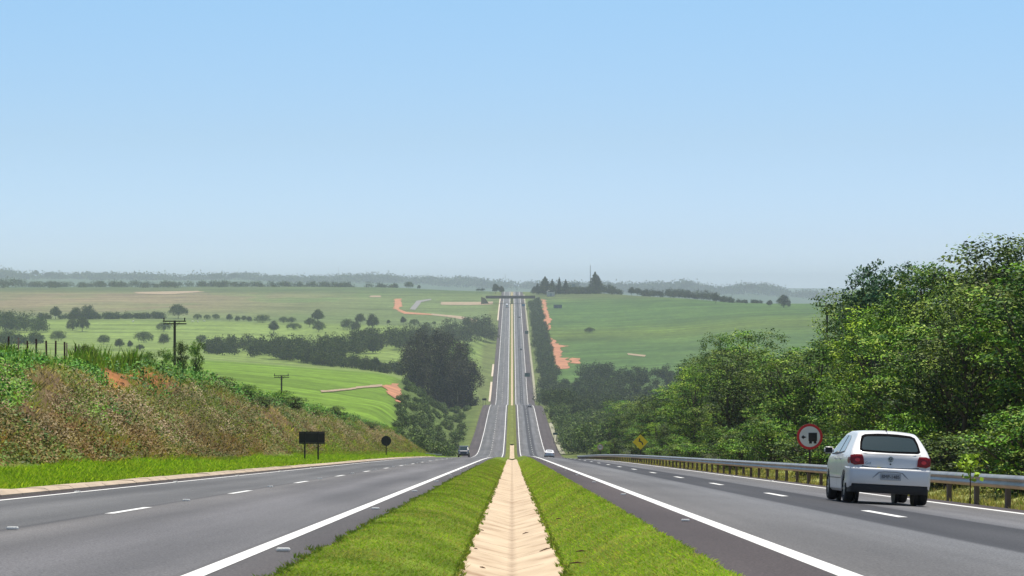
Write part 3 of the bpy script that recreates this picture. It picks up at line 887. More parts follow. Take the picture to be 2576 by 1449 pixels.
# prototypes for far, lone trees (unit height, scaled when placed)
far_crowns = []
for s in range(6):
    wide = [1.25, 1.0, 1.5, .85, 1.15, 1.35][s]
    V, Fc, cl = crown(lumps_tree(100 + s, 1, wide, [.2, .24, .14, .2, .05, .12][s], 11), 620, 5, .062, ['far', 'far', 'far_green', 'far', 'far', 'far_green'][s], 200 + s, spread=.8)
    far_crowns.append(crown_mesh('crown', V, Fc, cl))
    far_crowns[-1].materials.append(M['far_leaf'])
far_trunks = []
for s in range(3):
    bm = trunk_bm(.5, .028, 300 + s, 4, .3)
    me = bpy.data.meshes.new('trunk'); bm.to_mesh(me); bm.free(); me.materials.append(M['bark'])
    far_trunks.append(me)
far_W = [1.25, 1.0, 1.5, .85, 1.15, 1.35]

def lone_tree(px, base, top, wpx, label, kind=None, yr=(600, 5000), group=None, name='tree', Y=None, trunk=True, cat='tree'):
    if Y is None: X, Y = hitx(px, base, *yr)
    else: X = (px - CX) / F * Y
    z = Hs(X, Y)
    h = (base - top) / F * Y
    w = wpx / F * Y
    if kind is None: kind = int(np.argmin([abs(w / h - q) + .02 * ((int(px) * 7 + j * 3) % 5) for j, q in enumerate(far_W)]))
    o = empty(name, (X, Y, z - .1), (0, 0, (px * 1.7) % 6.28), label, cat, group)
    sx = w / far_W[kind]
    c = link_mesh('crown', far_crowns[kind], o); c.scale = (sx, sx, h)
    if trunk:
        t = link_mesh('trunk', far_trunks[int(px) % 3], o); t.scale = (h * .9, h * .9, h)
    return o

FT = [
 (448, 802, 765, 48, 'broad round tree standing tall just above the pasture edge, behind the utility pole crossbar'),
 (182, 831, 800, 34, 'left half of a pair of spreading trees on the pasture below the hedge line'),
 (207, 834, 798, 36, 'right half of a pair of spreading trees on the pasture below the hedge line'),
 (412, 834, 810, 40, 'flat-topped grey green tree on the pasture left of the utility pole'),
 (362, 862, 833, 52, 'wide twin-lobed tree in the pasture left of the utility pole, above the bank'),
 (300, 877, 852, 26, 'small round tree low in the pasture, first right of the fence posts'),
 (327, 876, 856, 15, 'smallest round shrub-like tree between two larger ones behind the bank'),
 (353, 883, 866, 22, 'low tree in shadow just above the tall grass on the bank'),
 (261, 866, 842, 34, 'thin open-crowned tree behind the tall grass on the bank'),
 (412, 866, 838, 34, 'pale airy tree directly below the flat-topped tree by the pole'),
 (507, 866, 842, 32, 'rounded dark tree right of the utility pole at the end of the gully wood'),
 (140, 803, 770, 28, 'upright dark tree rising above the left end of the hedge line'),
 (192, 803, 772, 36, 'left one of two big crowns rising out of the hedge line'),
 (222, 803, 766, 44, 'taller right one of two big crowns rising out of the hedge line'),
 (147, 858, 831, 45, 'low grey green tree just behind the fence posts'),
 (497, 804, 789, 24, 'first small tree in the row right of the utility pole'),
 (521, 804, 791, 20, 'second small tree in the row right of the utility pole'),
 (543, 804, 789, 22, 'third small tree in the row right of the utility pole'),
 (577, 808, 790, 18, 'small round tree at the left end of the middle hedge row'),
 (597, 808, 794, 16, 'low round tree second in the middle hedge row'),
 (613, 808, 794, 18, 'low round tree third in the middle hedge row'),
 (627, 809, 795, 16, 'low round tree closing the middle hedge row'),
 (660, 812, 791, 41, 'dense wide bushy tree on the upper pasture edge, left of the lone bare-trunked tree'),
 (688, 838, 806, 28, 'lone tree with a clearly visible bare trunk in the open pasture'),
 (713, 813, 796, 26, 'left tree of a low dark pair on the upper pasture edge'),
 (733, 813, 797, 26, 'right tree of a low dark pair on the upper pasture edge'),
 (739, 830, 812, 42, 'flat long bushy tree in the pasture just below a low dark pair'),
 (799, 812, 777, 32, 'tallest tree of the middle pasture group, crown above all others'),
 (779, 823, 799, 30, 'pale tree at the left of the middle pasture group'),
 (801, 835, 807, 38, 'dark tree at the front of the middle pasture group'),
 (873, 830, 802, 42, 'big dark tree at the left of the right-hand pasture group'),
 (895, 833, 807, 28, 'dark tree at the front of the right-hand pasture group'),
 (906, 817, 789, 28, 'round tree at the back of the right-hand pasture group'),
 (937, 830, 789, 34, 'tall stemmed tree standing alone right of the right-hand pasture group'),
 (977, 814, 804, 12, 'tiny round tree alone on the pasture, left of two small ones'),
 (1014, 816, 796, 16, 'small leaning tree on the upper pasture'),
 (1042, 820, 802, 27, 'spreading small tree near the wood, below the dirt track'),
 (1092, 816, 808, 12, 'tiny bush alone right of the spreading small tree'),
 (1175, 822, 796, 30, 'round dark tree at the end of the dirt track beside the wood'),
 (863, 894, 877, 20, 'short tree standing alone on the pasture tongue inside the gully wood'),
 (945, 934, 897, 28, 'tall narrow two-tiered tree at the edge of the bright cane field'),
 (1028, 719, 702, 27, 'big rounded tree on the left skyline of the fields'),
 (1054, 720, 710, 11, 'small tree on the skyline just right of the big rounded one'),
 (1203, 726, 719, 12, 'small dark tree on the skyline left of the highway'),
 (1214, 726, 718, 14, 'dark tree on the skyline closest to the overpass on the left'),
 (1483, 837, 823, 29, 'dark round bush alone in the middle of the right-hand field'),
 (1589, 741, 719, 20, 'knobbly tree at the right end of the farm wood on the skyline'),
 (1603, 742, 722, 24, 'round dark tree beside the knobbly one on the skyline'),
 (1801, 763, 738, 20, 'pointed tree standing over the right-hand hedge on the skyline'),
 (1972, 774, 741, 40, 'bushy dark tree alone on the right-hand field edge left of the tall foliage'),
 (1937, 771, 755, 16, 'small tree beside the bushy dark tree on the right-hand field edge'),
 (1877, 765, 754, 10, 'tiny tree alone on the far edge of the right-hand field'),
]
for px_, b_, t_, w_, lab in FT:
    lone_tree(px_, b_, t_, w_, lab, name='pasture_tree' if b_ > 770 else 'tree')
# airy trees with bare limbs beside the highway before the overpass
for px_, t_, w_, lab in ((1247, 712, 22, 'loose airy tree left of the highway just before the crest'), (1262, 716, 14, 'thin leaning tree at the highway crest beside the airy one')):
    lone_tree(px_, 737, t_, w_, lab, kind=3, Y=3020)

# conifers and the farm wood on the right skyline
def conifer_mesh(seed):
    rng = np.random.default_rng(seed)
    n = 2600
    t = rng.uniform(0, 1, n) ** .8
    a = rng.uniform(0, 2 * PI, n)
    r = (1 - t) ** .8 * .5 * (1 + .25 * np.sin(t * 40)) * rng.uniform(.7, 1.05, n)
    cen = np.stack([np.cos(a) * r, np.sin(a) * r, .06 + t * .94], 1)
    nr = unit(np.stack([np.cos(a), np.sin(a), np.full(n, .6)], 1) + rng.normal(size=(n, 3)) * .4)
    V, Fc = leaf_quads(cen, nr, rng.uniform(.05, .09, n), rng)
    pal = np.array(GREENS['far'])
    cl = np.repeat(pal[rng.integers(0, 3, n)] * rng.uniform(.6, 1.1, (n, 1)), 4, 0)
    me = np_mesh('crown', V, Fc, cl); me.materials.append(M['far_leaf']); return me
con = [conifer_mesh(1), conifer_mesh(2)]
for i, (px_, t_, w_, lab) in enumerate([
  (1371, 696, 42, 'broad pointed conifer at the left end of the farm wood'), (1389, 702, 20, 'middle-sized conifer right of the broad pointed one'),
  (1407, 697, 16, 'slim spire-like conifer in the middle of the farm wood'), (1423, 703, 22, 'squat conifer left of the white warehouse roof'),
  (1344, 720, 22, 'low pointed conifer nearest the highway'), (1352, 712, 18, 'pointed conifer between the lowest and the broadest'),
  (1497, 684, 40, 'tallest tree on the right skyline, a great dark cone beside the mast'), (1505, 694, 34, 'lower dark shoulder tree leaning on the tallest cone')]):
    Y = 2950; X = (px_ - CX) / F * Y; h = (738 - t_) / F * Y
    z = -(738 - CY) / F * Y
    o = empty('conifer', (X, Y, z), (0, 0, i), lab, 'tree', None)
    c = link_mesh('crown', con[i % 2], o); c.scale = (w_ / F * Y * 1.05, w_ / F * Y * 1.05, h)
    t = link_mesh('trunk', far_trunks[0], o); t.scale = (h * .8, h * .8, h * .5)

# ---- woods that read as one mass
def wood(name, spots, pal, seed, leaf=.9, label=None, nclus=60, per=5, squash=.85, mat='far_leaf'):
    """spots: (X, Y, z, height, width)"""
    Vs, Fs, Cs, n = [], [], [], 0
    for i, (X, Y, z, h, w) in enumerate(spots):
        lm = lumps_tree(seed + i, h, w, .05, 6, squash)
        V, Fc, cl = crown(lm, nclus, per, leaf, pal, seed * 7 + i, spread=.8, low=-.35)
        V[:, 0] += X; V[:, 1] += Y; V[:, 2] += z
        Vs.append(V); Fs.append(Fc + n); Cs.append(cl); n += len(V)
    o = link_mesh(name, np_mesh(name, np.concatenate(Vs), np.concatenate(Fs), np.concatenate(Cs)), None, M[mat])
    tag(o, label, 'wood', None, 'stuff')
    return o

def along(pts, n, depth, hpx, seed, wf=1.1, yr=(600, 9000), Yfix=None, hj=.3):
    """spots strewn on a band: pts = (px, base row) polyline, heights in survey px"""
    rng = np.random.default_rng(seed)
    pts = np.array(pts, float)
    out = []
    for i in range(n):
        x = rng.uniform(pts[0, 0], pts[-1, 0])
        b = np.interp(x, pts[:, 0], pts[:, 1])
        hp = np.interp(x, pts[:, 0], [p for p in hpx]) if hasattr(hpx, '__len__') else hpx
        if Yfix: X, Y = (x - CX) / F * Yfix, Yfix
        else: X, Y = hitx(x, b, *yr)
        Y2 = Y + rng.uniform(0, depth); X2 = (x - CX) / F * Y2
        h = hp / F * Y * rng.uniform(1 - hj, 1 + hj)
        out.append((X2, Y2, Hs(X2, Y2) - .3, h, h * wf * rng.uniform(.8, 1.2)))
    return out

# gully wood across the left middle distance
rng = np.random.default_rng(8)
sp = []
sp += along([(515, 890), (600, 897), (700, 908), (800, 918), (870, 905), (940, 893)], 120, 150, [26, 40, 52, 60, 52, 44], 11, .95, (1050, 1600))
sp += along([(900, 884), (1000, 882), (1100, 872), (1180, 870), (1248, 866)], 110, 130, [46, 48, 42, 48, 52], 12, .95, (1300, 2100))
wood('wooded_gully', sp, 'far', 21, 1.0, 'dense dark wood filling the gully across the left fields', 80)
sp = along([(815, 921), (900, 930), (1010, 945)], 40, 60, [22, 26, 24], 13, 1.0, (1000, 1500), hj=.35)
sp += along([(700, 905), (790, 918), (848, 925)], 40, 40, [34, 34, 28], 14, 1.0, (1000, 1500))
wood('hedge_thicket', sp, 'far', 23, .8, 'dark thicket lining the far edge of the bright cane field', 80)
sp = along([(98, 803), (250, 803), (410, 802)], 75, 12, [12, 14, 14], 15, 1.3, (1900, 2400))
wood('hedgerow', sp, 'far', 25, 1.0, 'long dark hedgerow between pasture and brown field', 50)
sp = along([(-120, 835), (40, 838), (105, 840)], 46, 60, [44, 48, 36], 16, 1.0, (1500, 2200))
sp += along([(-120, 868), (60, 868), (120, 866)], 30, 60, [30, 28, 24], 17, 1.0, (1400, 2000))
wood('tree_clump', sp, 'far_green', 27, 1.1, 'grey green mass of trees at the left edge behind the fence', 80)
sp = along([(95, 806), (200, 806), (330, 806)], 18, 10, 10, 18, 1.2, (1900, 2300))
# far dark forest on the left plateau
sp = []
rng = np.random.default_rng(31)
for i in range(300):
    px_ = rng.uniform(-500, 1010)
    Y = rng.uniform(3350, 4300)
    X = (px_ - CX) / F * Y
    h = rng.uniform(5, 9) * (1.3 if px_ < 60 else 1) * np.interp(px_, [-500, 0, 700, 1010], [1.2, 1.1, 1, .8])
    if px_ < 50: h *= 1.3
    sp.append((X, Y, Hs(X, Y) - .5, h, h * 2.0))
wood('forest', sp, 'far', 33, 1.8, 'dark forest along the left plateau below the skyline', 46, 4)
# hedge on the right skyline
sp = along([(1612, 741), (1700, 747), (1780, 755), (1845, 763)], 60, 40, [15, 20, 22, 10], 19, 1.3, (2300, 3000))
sp += along([(1835, 745), (1920, 745)], 10, 40, 7, 20, 1.5, (2300, 3200))
wood('hedgerow', sp, 'far', 35, 1.1, 'dark hedgerow along the top of the right-hand field', 60)
# farm wood right of the crest
rng = np.random.default_rng(36); sp = []
for i in range(75):
    px_ = rng.uniform(1336, 1560); Y = 2960 + rng.uniform(-20, 60); X = (px_ - CX) / F * Y
    hp = np.interp(px_, [1336, 1360, 1430, 1470, 1500, 1535, 1560], [12, 24, 22, 18, 26, 26, 12])
    z = -(742 - CY) / F * Y
    sp.append((X, Y, z, hp / F * Y * rng.uniform(.8, 1.15), 11))
wood('farm_wood', sp, 'far', 37, 1.2, 'dark wood around the farm buildings right of the crest', 70)
# thicket right of the carriageway on the long climb
rng = np.random.default_rng(41); sp = []
for i in range(210):
    Y = 1250 + (2680 - 1250) * (i + rng.uniform()) / 210
    X = rng.uniform(18.5, 30) + (6 if Y < 1500 else 0)
    h = rng.uniform(4.5, 7.5)
    sp.append((X, Y, Hs(X, Y) - .3, h, h * 1.05))
wood('roadside_thicket', sp, 'far_green', 43, .8, 'dark green thicket along the right side of the climbing highway', 70)
# valley wood, right middle distance
rng = np.random.default_rng(51); sp = []
for i in range(260):
    px_ = rng.uniform(1345, 1760)
    Y = rng.uniform(1000, 1560)
    X = (px_ - CX) / F * Y
    if X < 16: continue
    h = rng.uniform(6, 11) * (1.0 if px_ < 1560 else .8)
    sp.append((X, Y, Hs(X, Y) - .3, h, h * 1.05))
for i in range(16):
    px_ = rng.uniform(1462, 1535); Y = rng.uniform(1540, 1600)
    X = (px_ - CX) / F * Y; h = rng.uniform(9, 13)
    sp.append((X, Y, Hs(X, Y) - .3, h, h))
wood('valley_wood', sp, 'far_green', 53, .85, 'grey green wood in the valley right of the highway', 110)
rng = np.random.default_rng(55); sp = []
for i in range(210):
    px_ = rng.uniform(1366, 1640)
    Y = rng.uniform(480, 980)
    X = (px_ - CX) / F * Y
    if X < 15.6: continue
    h = rng.uniform(5.5, 8.5)
    sp.append((X, Y, Hs(X, Y) - .3, h, h * 1.0))
wood('valley_wood', sp, 'scrub', 57, .5, 'green trees lining the right shoulder beyond the first crest', 160, 6, mat='leaf')
# bushes left of the dip, in front of the eucalyptus
rng = np.random.default_rng(59); sp = []
for i in range(190):
    Y = rng.uniform(470, 1060)
    px_ = rng.uniform(1000, 1205)
    X = (px_ - CX) / F * Y
    if X > -15.2 - (Y - 470) * .004: continue
    h = rng.uniform(1.4, 3.4)
    sp.append((X, Y, Hs(X, Y) - .3, h, h * 1.3))
wood('roadside_bushes', sp, 'scrub', 61, .42, 'green scrub at the end of the cut bank on the left', 120, 6, mat='leaf')
rng = np.random.default_rng(62); sp = []
for i in range(60):
    Y = rng.uniform(1250, 1900); X = -rng.uniform(22, 40) - (Y - 1250) * .01
    h = rng.uniform(3.5, 7)
    sp.append((X, Y, Hs(X, Y) - .3, h, h * 1.2))
wood('roadside_bushes', sp, 'olive', 63, .8, 'pale olive scrub between the dark grove and the highway', 80)

# eucalyptus grove: tall dark trees standing tightly together
gcol = ['tall dark eucalyptus at the left edge of the grove', 'tall dark eucalyptus, second from the left in the grove', 'tallest dark eucalyptus on the left half of the grove',
 'dark eucalyptus in the middle of the grove', 'dark eucalyptus right of the middle of the grove', 'dark eucalyptus near the right edge of the grove', 'lower dark eucalyptus at the right edge of the grove',
 'dark eucalyptus at the front left of the grove', 'dark eucalyptus at the front centre of the grove', 'short dark eucalyptus at the front right of the grove']
gv = []
for s in range(3):
    rg = np.random.default_rng(70 + s)
    lm = []
    for i in range(15):
        t = (i + .5) / 15
        lm.append((rg.normal() * 1.3, rg.normal() * 1.3, 3 + 35 * t, rg.uniform(2.6, 4.4) * (1 if t < .85 else .75), 1.1))
    V, Fc, cl = crown(lm, 1500, 5, .75, 'dark', 80 + s, spread=1.0, low=-.9)
    me = np_mesh('crown', V, Fc, cl); me.materials.append(M['far_leaf']); gv.append(me)
gt = []
bm = trunk_bm(30, .45, 77, 9, .12); me = bpy.data.meshes.new('trunk'); bm.to_mesh(me); bm.free(); me.materials.append(M['pale_bark']); gt.append(me)
for i, (px_, top, Y) in enumerate([(1028, 868, 1110), (1045, 838, 1120), (1068, 824, 1128), (1098, 826, 1135), (1130, 832, 1130), (1160, 858, 1122), (1182, 900, 1112), (1050, 870, 1096), (1105, 862, 1090), (1150, 905, 1088)]):
    X = (px_ - CX) / F * Y
    z = min(Hs(X, Y), -(1060 - CY) / F * Y)
    h = -(top - CY) / F * Y - z
    o = empty('eucalyptus', (X, Y, z), (0, 0, i * 1.3), gcol[i], 'tree', 'eucalyptus grove on the left of the highway')
    c = link_mesh('crown', gv[i % 3], o); s = h / 40.; c.scale = (1.0, 1.0, s)
    t = link_mesh('trunk', gt[0], o); t.scale = (1, 1, s)

# ---- the wood on the right: near trees, each its own crown and trunk
near_protos = []
def near_proto(seed, h, w, pal, nspray, leaf, base=.04, n=15, per=20, droop=.0, spray=.42, core=1.0, airy=False):
    """crown of separate leafy lumps; each lump is roofed with sprays of leaves and open beneath"""
    rg = np.random.default_rng(seed)
    lm = []
    for i in range(n):
        t = (i + .5) / n
        a = i * 2.4 + rg.uniform(-.6, .6)
        env = 1.0 - .55 * t ** 3 - .25 * (1 - t)
        rad = w * .5 * env * rg.uniform(.45, .85) * (1 if i < n - 2 else .45)
        r = w * rg.uniform(.12, .21) * (1.1 if t > .6 else .95)
        z = h * (base + (1 - base) * (.10 + .84 * t))
        lm.append((math.cos(a) * rad, math.sin(a) * rad, min(z, h - r), r, rg.uniform(.7, .95)))
    L = np.array(lm)
    wt = L[:, 3] ** 2; wt /= wt.sum()
    k = rg.choice(n, nspray * 2, p=wt)
    d = unit(rg.normal(size=(nspray * 2, 3)))
    keep = d[:, 2] > (-.9 if airy else .02)
    k, d = k[keep][:nspray], d[keep][:nspray]
    m = len(k)
    p = L[k, :3] + d * L[k, 3:4] * np.stack([np.ones(m), np.ones(m), L[k, 4]], 1) * rg.uniform(.85, 1.15, (m, 1))
    P_ = np.array(GREENS[pal])
    lt = rg.uniform(.55, 1.35, n)                       # whole branches differ in tone
    cc = P_[(rg.random(m) ** 1.0 * len(P_)).astype(int)] * rg.uniform(.75, 1.25, (m, 1)) * lt[k][:, None]
    q = rg.normal(size=(m * per, 3)) * np.array([spray, spray, spray * .38]) * .6
    if droop > 0:
        hang = (rg.random(m) < .35)
        q[:, 2] -= np.repeat(hang, per) * np.abs(rg.normal(size=m * per)) * droop * 3
        q[:, :2] *= np.where(np.repeat(hang, per), .45, 1)[:, None]
    cen = np.repeat(p, per, 0) + q
    nr = unit(np.repeat(d, per, 0) * .5 + rg.normal(size=(m * per, 3)) * .55 + np.array([0, -.1, .85]))
    V, Fc = leaf_quads(cen, nr, leaf * rg.uniform(.6, 1.35, m * per), rg, .6)
    cl = np.repeat(np.repeat(cc, per, 0) * rg.uniform(.85, 1.15, (m * per, 1)), 4, 0)
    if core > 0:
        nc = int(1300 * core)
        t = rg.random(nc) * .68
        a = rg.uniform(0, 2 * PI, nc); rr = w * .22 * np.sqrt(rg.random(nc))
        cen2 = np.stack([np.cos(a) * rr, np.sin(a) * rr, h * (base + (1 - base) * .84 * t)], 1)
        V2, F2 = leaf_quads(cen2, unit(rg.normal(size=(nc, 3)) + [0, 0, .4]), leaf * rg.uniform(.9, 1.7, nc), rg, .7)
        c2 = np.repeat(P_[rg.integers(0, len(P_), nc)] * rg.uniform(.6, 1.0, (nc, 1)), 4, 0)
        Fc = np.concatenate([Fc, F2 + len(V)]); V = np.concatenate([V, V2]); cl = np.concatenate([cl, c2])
    me = np_mesh('crown', V, Fc, cl); me.materials.append(M['leaf'])
    bm = trunk_bm(h * .8, .14, seed, 0, .3)
    for x, y, z, r, _ in lm:                            # a limb to every lump
        b = Vector((x * .12, y * .12, z * .62)); e = Vector((x, y, z)); mid = b.lerp(e, .5) + Vector((0, 0, -.15))
        tube(bm, b, mid, .07, .05, 6); tube(bm, mid, e, .05, .02, 6)
    mt = bpy.data.meshes.new('trunk'); bm.to_mesh(mt); bm.free(); mt.materials.append(M['bark'])
    return me, mt, h, w
PR = {
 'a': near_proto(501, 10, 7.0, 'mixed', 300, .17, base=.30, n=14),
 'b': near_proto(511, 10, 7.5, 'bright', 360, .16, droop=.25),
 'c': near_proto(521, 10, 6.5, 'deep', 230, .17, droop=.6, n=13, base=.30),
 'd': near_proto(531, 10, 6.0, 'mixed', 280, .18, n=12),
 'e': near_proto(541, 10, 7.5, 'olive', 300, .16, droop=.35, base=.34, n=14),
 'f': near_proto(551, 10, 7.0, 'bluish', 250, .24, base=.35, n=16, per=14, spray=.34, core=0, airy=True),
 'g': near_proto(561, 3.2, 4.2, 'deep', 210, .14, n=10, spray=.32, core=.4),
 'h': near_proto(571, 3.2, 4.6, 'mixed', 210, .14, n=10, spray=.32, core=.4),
}
def near_tree(key, X, Y, h, w, rot, label, group=None, name='tree', z=None, cat='tree'):
    me, mt, ph, pw = PR[key]
    o = empty(name, (X, Y, (Hs(X, Y) if z is None else z) - .15), (0, 0, rot), label, cat, group)
    c = link_mesh('crown', me, o); c.scale = (w / pw, w / pw, h / ph)
    t = link_mesh('trunk', mt, o); t.scale = (w / pw, w / pw, h / ph)
    return o

def top_tree(key, px_, top, X, w, rot, label, group=None, name='tree', sink=0):
    Y = X / ((px_ - CX) / F)
    z = Hs(X, Y)
    h = -(top - CY) / F * Y - z
    return near_tree(key, X, Y, h, w, rot, label, group, name)

NT = [  # proto, px, top row, X, width, label
 ('c', 2500, 578, 17.5, 5.6, 'tall dark vine-hung tree, the highest at the right edge of the wood'),
 ('c', 2560, 600, 18.5, 5.5, 'dark vine-hung tree at the very right edge of the picture'),
 ('a', 2620, 640, 17.0, 6.5, 'leafy tree just beyond the right edge, its crown half in view'),
 ('e', 2440, 690, 15.8, 4.6, 'lower olive tree in front of the tall dark vine-hung tree'),
 ('e', 2395, 655, 19.0, 5.2, 'brownish green tree with a flat top left of the tall dark one'),
 ('a', 2335, 650, 18.0, 5.4, 'mid green tree in the even stretch of the wood top'),
 ('f', 2300, 648, 20.0, 5.0, 'blue green tree with see-through crown against the sky'),
 ('f', 2185, 640, 18.0, 3.4, 'airy blue green tree leaning out over the right-hand utility pole'),
 ('f', 2235, 660, 19.0, 4.5, 'airy pale tree second from the pole, sky showing through'),
 ('b', 2215, 740, 16.6, 6.0, 'bright green vine-covered tree above the truck sign'),
 ('a', 2310, 800, 15.6, 5.0, 'leafy tree low in front of the wood, behind the car roof'),
 ('c', 2380, 830, 15.9, 5.0, 'dark hollow-looking tree behind the car'),
 ('b', 2185, 785, 17.0, 3.6, 'rounded bright tree below the airy blue green one'),
 ('d', 2060, 842, 18.5, 5.0, 'light green tree left of the right-hand utility pole base'),
 ('a', 2000, 862, 17.5, 6.0, 'low leafy tree in the saddle of the wood top'),
 ('e', 1945, 880, 18.5, 6.5, 'olive tree in the dip left of the saddle'),
 ('a', 1880, 822, 19.5, 6.5, 'tree with single sprig sticking up above the wood'),
 ('c', 1840, 880, 16.8, 6.0, 'dark tree in front of the one with the sprig'),
 ('a', 1815, 832, 20.0, 4.8, 'tree with ragged left shoulder against the field'),
 ('b', 1750, 905, 18.0, 6.5, 'bright tree below the ragged shoulder'),
 ('a', 1715, 955, 18.0, 6.5, 'mid green tree on the falling left flank of the wood'),
 ('d', 1672, 972, 19.0, 7.0, 'tree on the left flank between two darker ones'),
 ('c', 1640, 990, 18.0, 7.0, 'dark rounded tree near the left end of the wood'),
 ('e', 1600, 1000, 20.0, 7.5, 'olive tree near the left end of the wood'),
 ('a', 1565, 1003, 19.0, 7.5, 'pointed leafy tree at the left end of the wood'),
 ('c', 1538, 1030, 20.0, 8.0, 'last dark tree of the wood before the dip'),
 ('d', 1515, 1060, 20.5, 8.0, 'low pale tree where the wood runs into the valley'),
]
for i, (k_, px_, top, X, w, lab) in enumerate(NT):
    top_tree(k_, px_, top, X, w * 1.12, i * 1.9, lab, 'trees of the roadside wood on the right')
ORD = ['first', 'second', 'third', 'fourth', 'fifth', 'sixth', 'seventh', 'eighth', 'ninth', 'tenth', 'eleventh', 'twelfth', 'thirteenth', 'fourteenth', 'fifteenth', 'sixteenth', 'seventeenth', 'eighteenth', 'nineteenth', 'twentieth']
_cnt = {}
def where_label(px_, what):
    for lim, nm in ((2341, 'right of the white car'), (2070, 'behind the white car, counted from its right'), (1800, 'left of the truck sign'), (1640, 'between truck sign and yellow diamond sign'), (1525, 'left of the yellow diamond'), (0, 'beyond the small speed sign')):
        if px_ > lim: break
    k_ = (what, nm); _cnt[k_] = _cnt.get(k_, 0) + 1; c_ = _cnt[k_]
    return ('%s %s %s' % (ORD[(c_ - 1) % 20] if c_ <= 20 else ORD[(c_ - 21) % 20] + ' deeper', what, nm))
# deeper rows and the thicket under the wood's edge
rng = np.random.default_rng(600)
keys = ['c', 'c', 'a', 'c', 'e', 'c', 'a']
n = 0
Y = 62.
while Y < 420:
    X = 20.5 + rng.uniform(0, 3.0)
    px_ = CX + F * X / Y
    lim = np.interp(px_, [1480, 1560, 1640, 1690, 1740, 1790, 1880, 1960, 2060, 2110, 2170, 2420, 2470, 2600], [1075, 1020, 1000, 975, 920, 860, 850, 890, 860, 790, 700, 700, 640, 650]) + 14
    z = Hs(X, Y)
    h = -(lim - CY) / F * Y - z
    if 3 < h < 18 and px_ < 3000:
        near_tree(keys[n % 7], X, Y, h, 6.5, n * 2.1, where_label(px_, 'back-row tree showing through the wood'), 'back row of the roadside wood')
    n += 1; Y += 4.2 + Y * .012
n = 0; Y = 56.
while Y < 400:
    X = 13.9 + rng.uniform(-.4, .9)
    k_ = 'gh'[n % 2]
    hh = rng.uniform(1.2, 3.2)
    bp_ = CX + F * X / Y; be_ = F * 2.3 / Y
    hides = any(bp_ - be_ < q_ + 22 and bp_ + be_ > q_ - 22 and Y < yq_ for q_, yq_ in ((1611, 238), (1510, 347)))
    if rng.random() < .45 and not hides: near_tree(k_, X, Y, hh, rng.uniform(3.2, 4.4), n * 1.3, where_label(CX + F * X / Y, 'bush under the wood'), 'bushes at the foot of the roadside wood', name='bush', cat='bush')
    if n % 3 == 0:
        near_tree('ceabd'[n % 5], 17.6 + rng.uniform(0, 1.4), Y + 1.5, rng.uniform(3.6, 5.4), rng.uniform(4, 5.2), n * .7, where_label(CX + F * X / Y, 'half-grown tree fronting the wood'), 'half-grown trees of the roadside wood')
    for xo in (19.6, 23.0):
        near_tree('hg'[n % 2], xo + rng.uniform(0, 1.6), Y + rng.uniform(-1, 1), rng.uniform(3.8, 5.4), rng.uniform(4.6, 6.0), n * .9 + xo, where_label(CX + F * xo / Y, 'undergrowth shrub'), 'undergrowth of the roadside wood', name='bush', cat='bush')
    n += 1; Y += 3.4 + Y * .010

# shrubs on the left bank top, beside the pole
for (k_, px_, top, X, w, lab) in (('g', 455, 842, -19.6, 1.6, 'dark green shrub right beside the utility pole'), ('h', 492, 840, -20.2, 1.9, 'tallest two-stemmed dark shrub right of the utility pole'), ('h', 372, 868, -20.5, 1.7, 'loose green shrub on the bank left of the utility pole'),
   ('g', 5, 845, -21.0, 1.4, 'dark shrub cut by the left edge above the bank'), ('g', 215, 850, -20.5, 1.3, 'dark upright shrub among tall grass right of the fence'), ('h', 420, 862, -21.5, 1.8, 'low leafy shrub left of the pole foot')):
    top_tree(k_, px_, top + 8, X, w * .75, px_, lab, 'shrubs on top of the left bank', 'shrub')
for i, (px_, row, X, w, h) in enumerate([(560, 930, -18.6, 2.2, 1.1), (620, 950, -18.4, 2.6, 1.3), (660, 985, -17.8, 2.4, 1.2), (700, 985, -18.6, 2.8, 1.4), (742, 1000, -17.6, 2.4, 1.3), (790, 1020, -18.0, 2.8, 1.2), (845, 1020, -18.4, 2.6, 1.8), (880, 1045, -17.5, 2.4, 1.2), (930, 1060, -17.5, 3, 1.4), (985, 1080, -17.5, 3, 1.6)]):
    Y = X / ((px_ - CX) / F)
    near_tree('gh'[i % 2], X, Y, h, w, i, 'green bush spilling over the left bank rim, %s along from the utility pole' % ['first', 'second', 'third', 'fourth', 'fifth', 'sixth', 'seventh', 'eighth', 'ninth', 'tenth'][i], 'bushes on the rim of the left bank', name='bush', cat='bush')

# ------------------------------------------------------------------ grasses and weeds
def blades(name, X, Y, zoff, h, w, col_, seed, lean=.35, mat='grass', label=None, cat='grass', zf=None):
    rng = np.random.default_rng(seed)
    n = len(X)
    z = (H(X, Y) if zf is None else zf(X, Y)) + zoff
    a = rng.uniform(0, 2 * PI, n)
    d = np.stack([np.cos(a), np.sin(a)], 1)
    ln = rng.uniform(.1, 1, n) * lean * h
    b = rng.uniform(0, 2 * PI, n)
    L = np.stack([np.cos(b), np.sin(b)], 1) * ln[:, None]
    V = np.zeros((n, 4, 3))
    V[:, 0, :2] = np.stack([X, Y], 1) - d * w[:, None] / 2
    V[:, 1, :2] = np.stack([X, Y], 1) + d * w[:, None] / 2
    V[:, 2, :2] = np.stack([X, Y], 1) + d * w[:, None] / 3 + L * .5
    V[:, 3, :2] = np.stack([X, Y], 1) + L
    V[:, 0, 2] = z; V[:, 1, 2] = z
    V[:, 2, 2] = z + h * .62; V[:, 3, 2] = z + h
    Fc = np.arange(n * 4).reshape(n, 4)
    o = link_mesh(name, np_mesh(name, V.reshape(-1, 3), Fc, np.repeat(col_, 4, 0)), None, M[mat])
    return tag(o, label, cat, None, 'stuff')

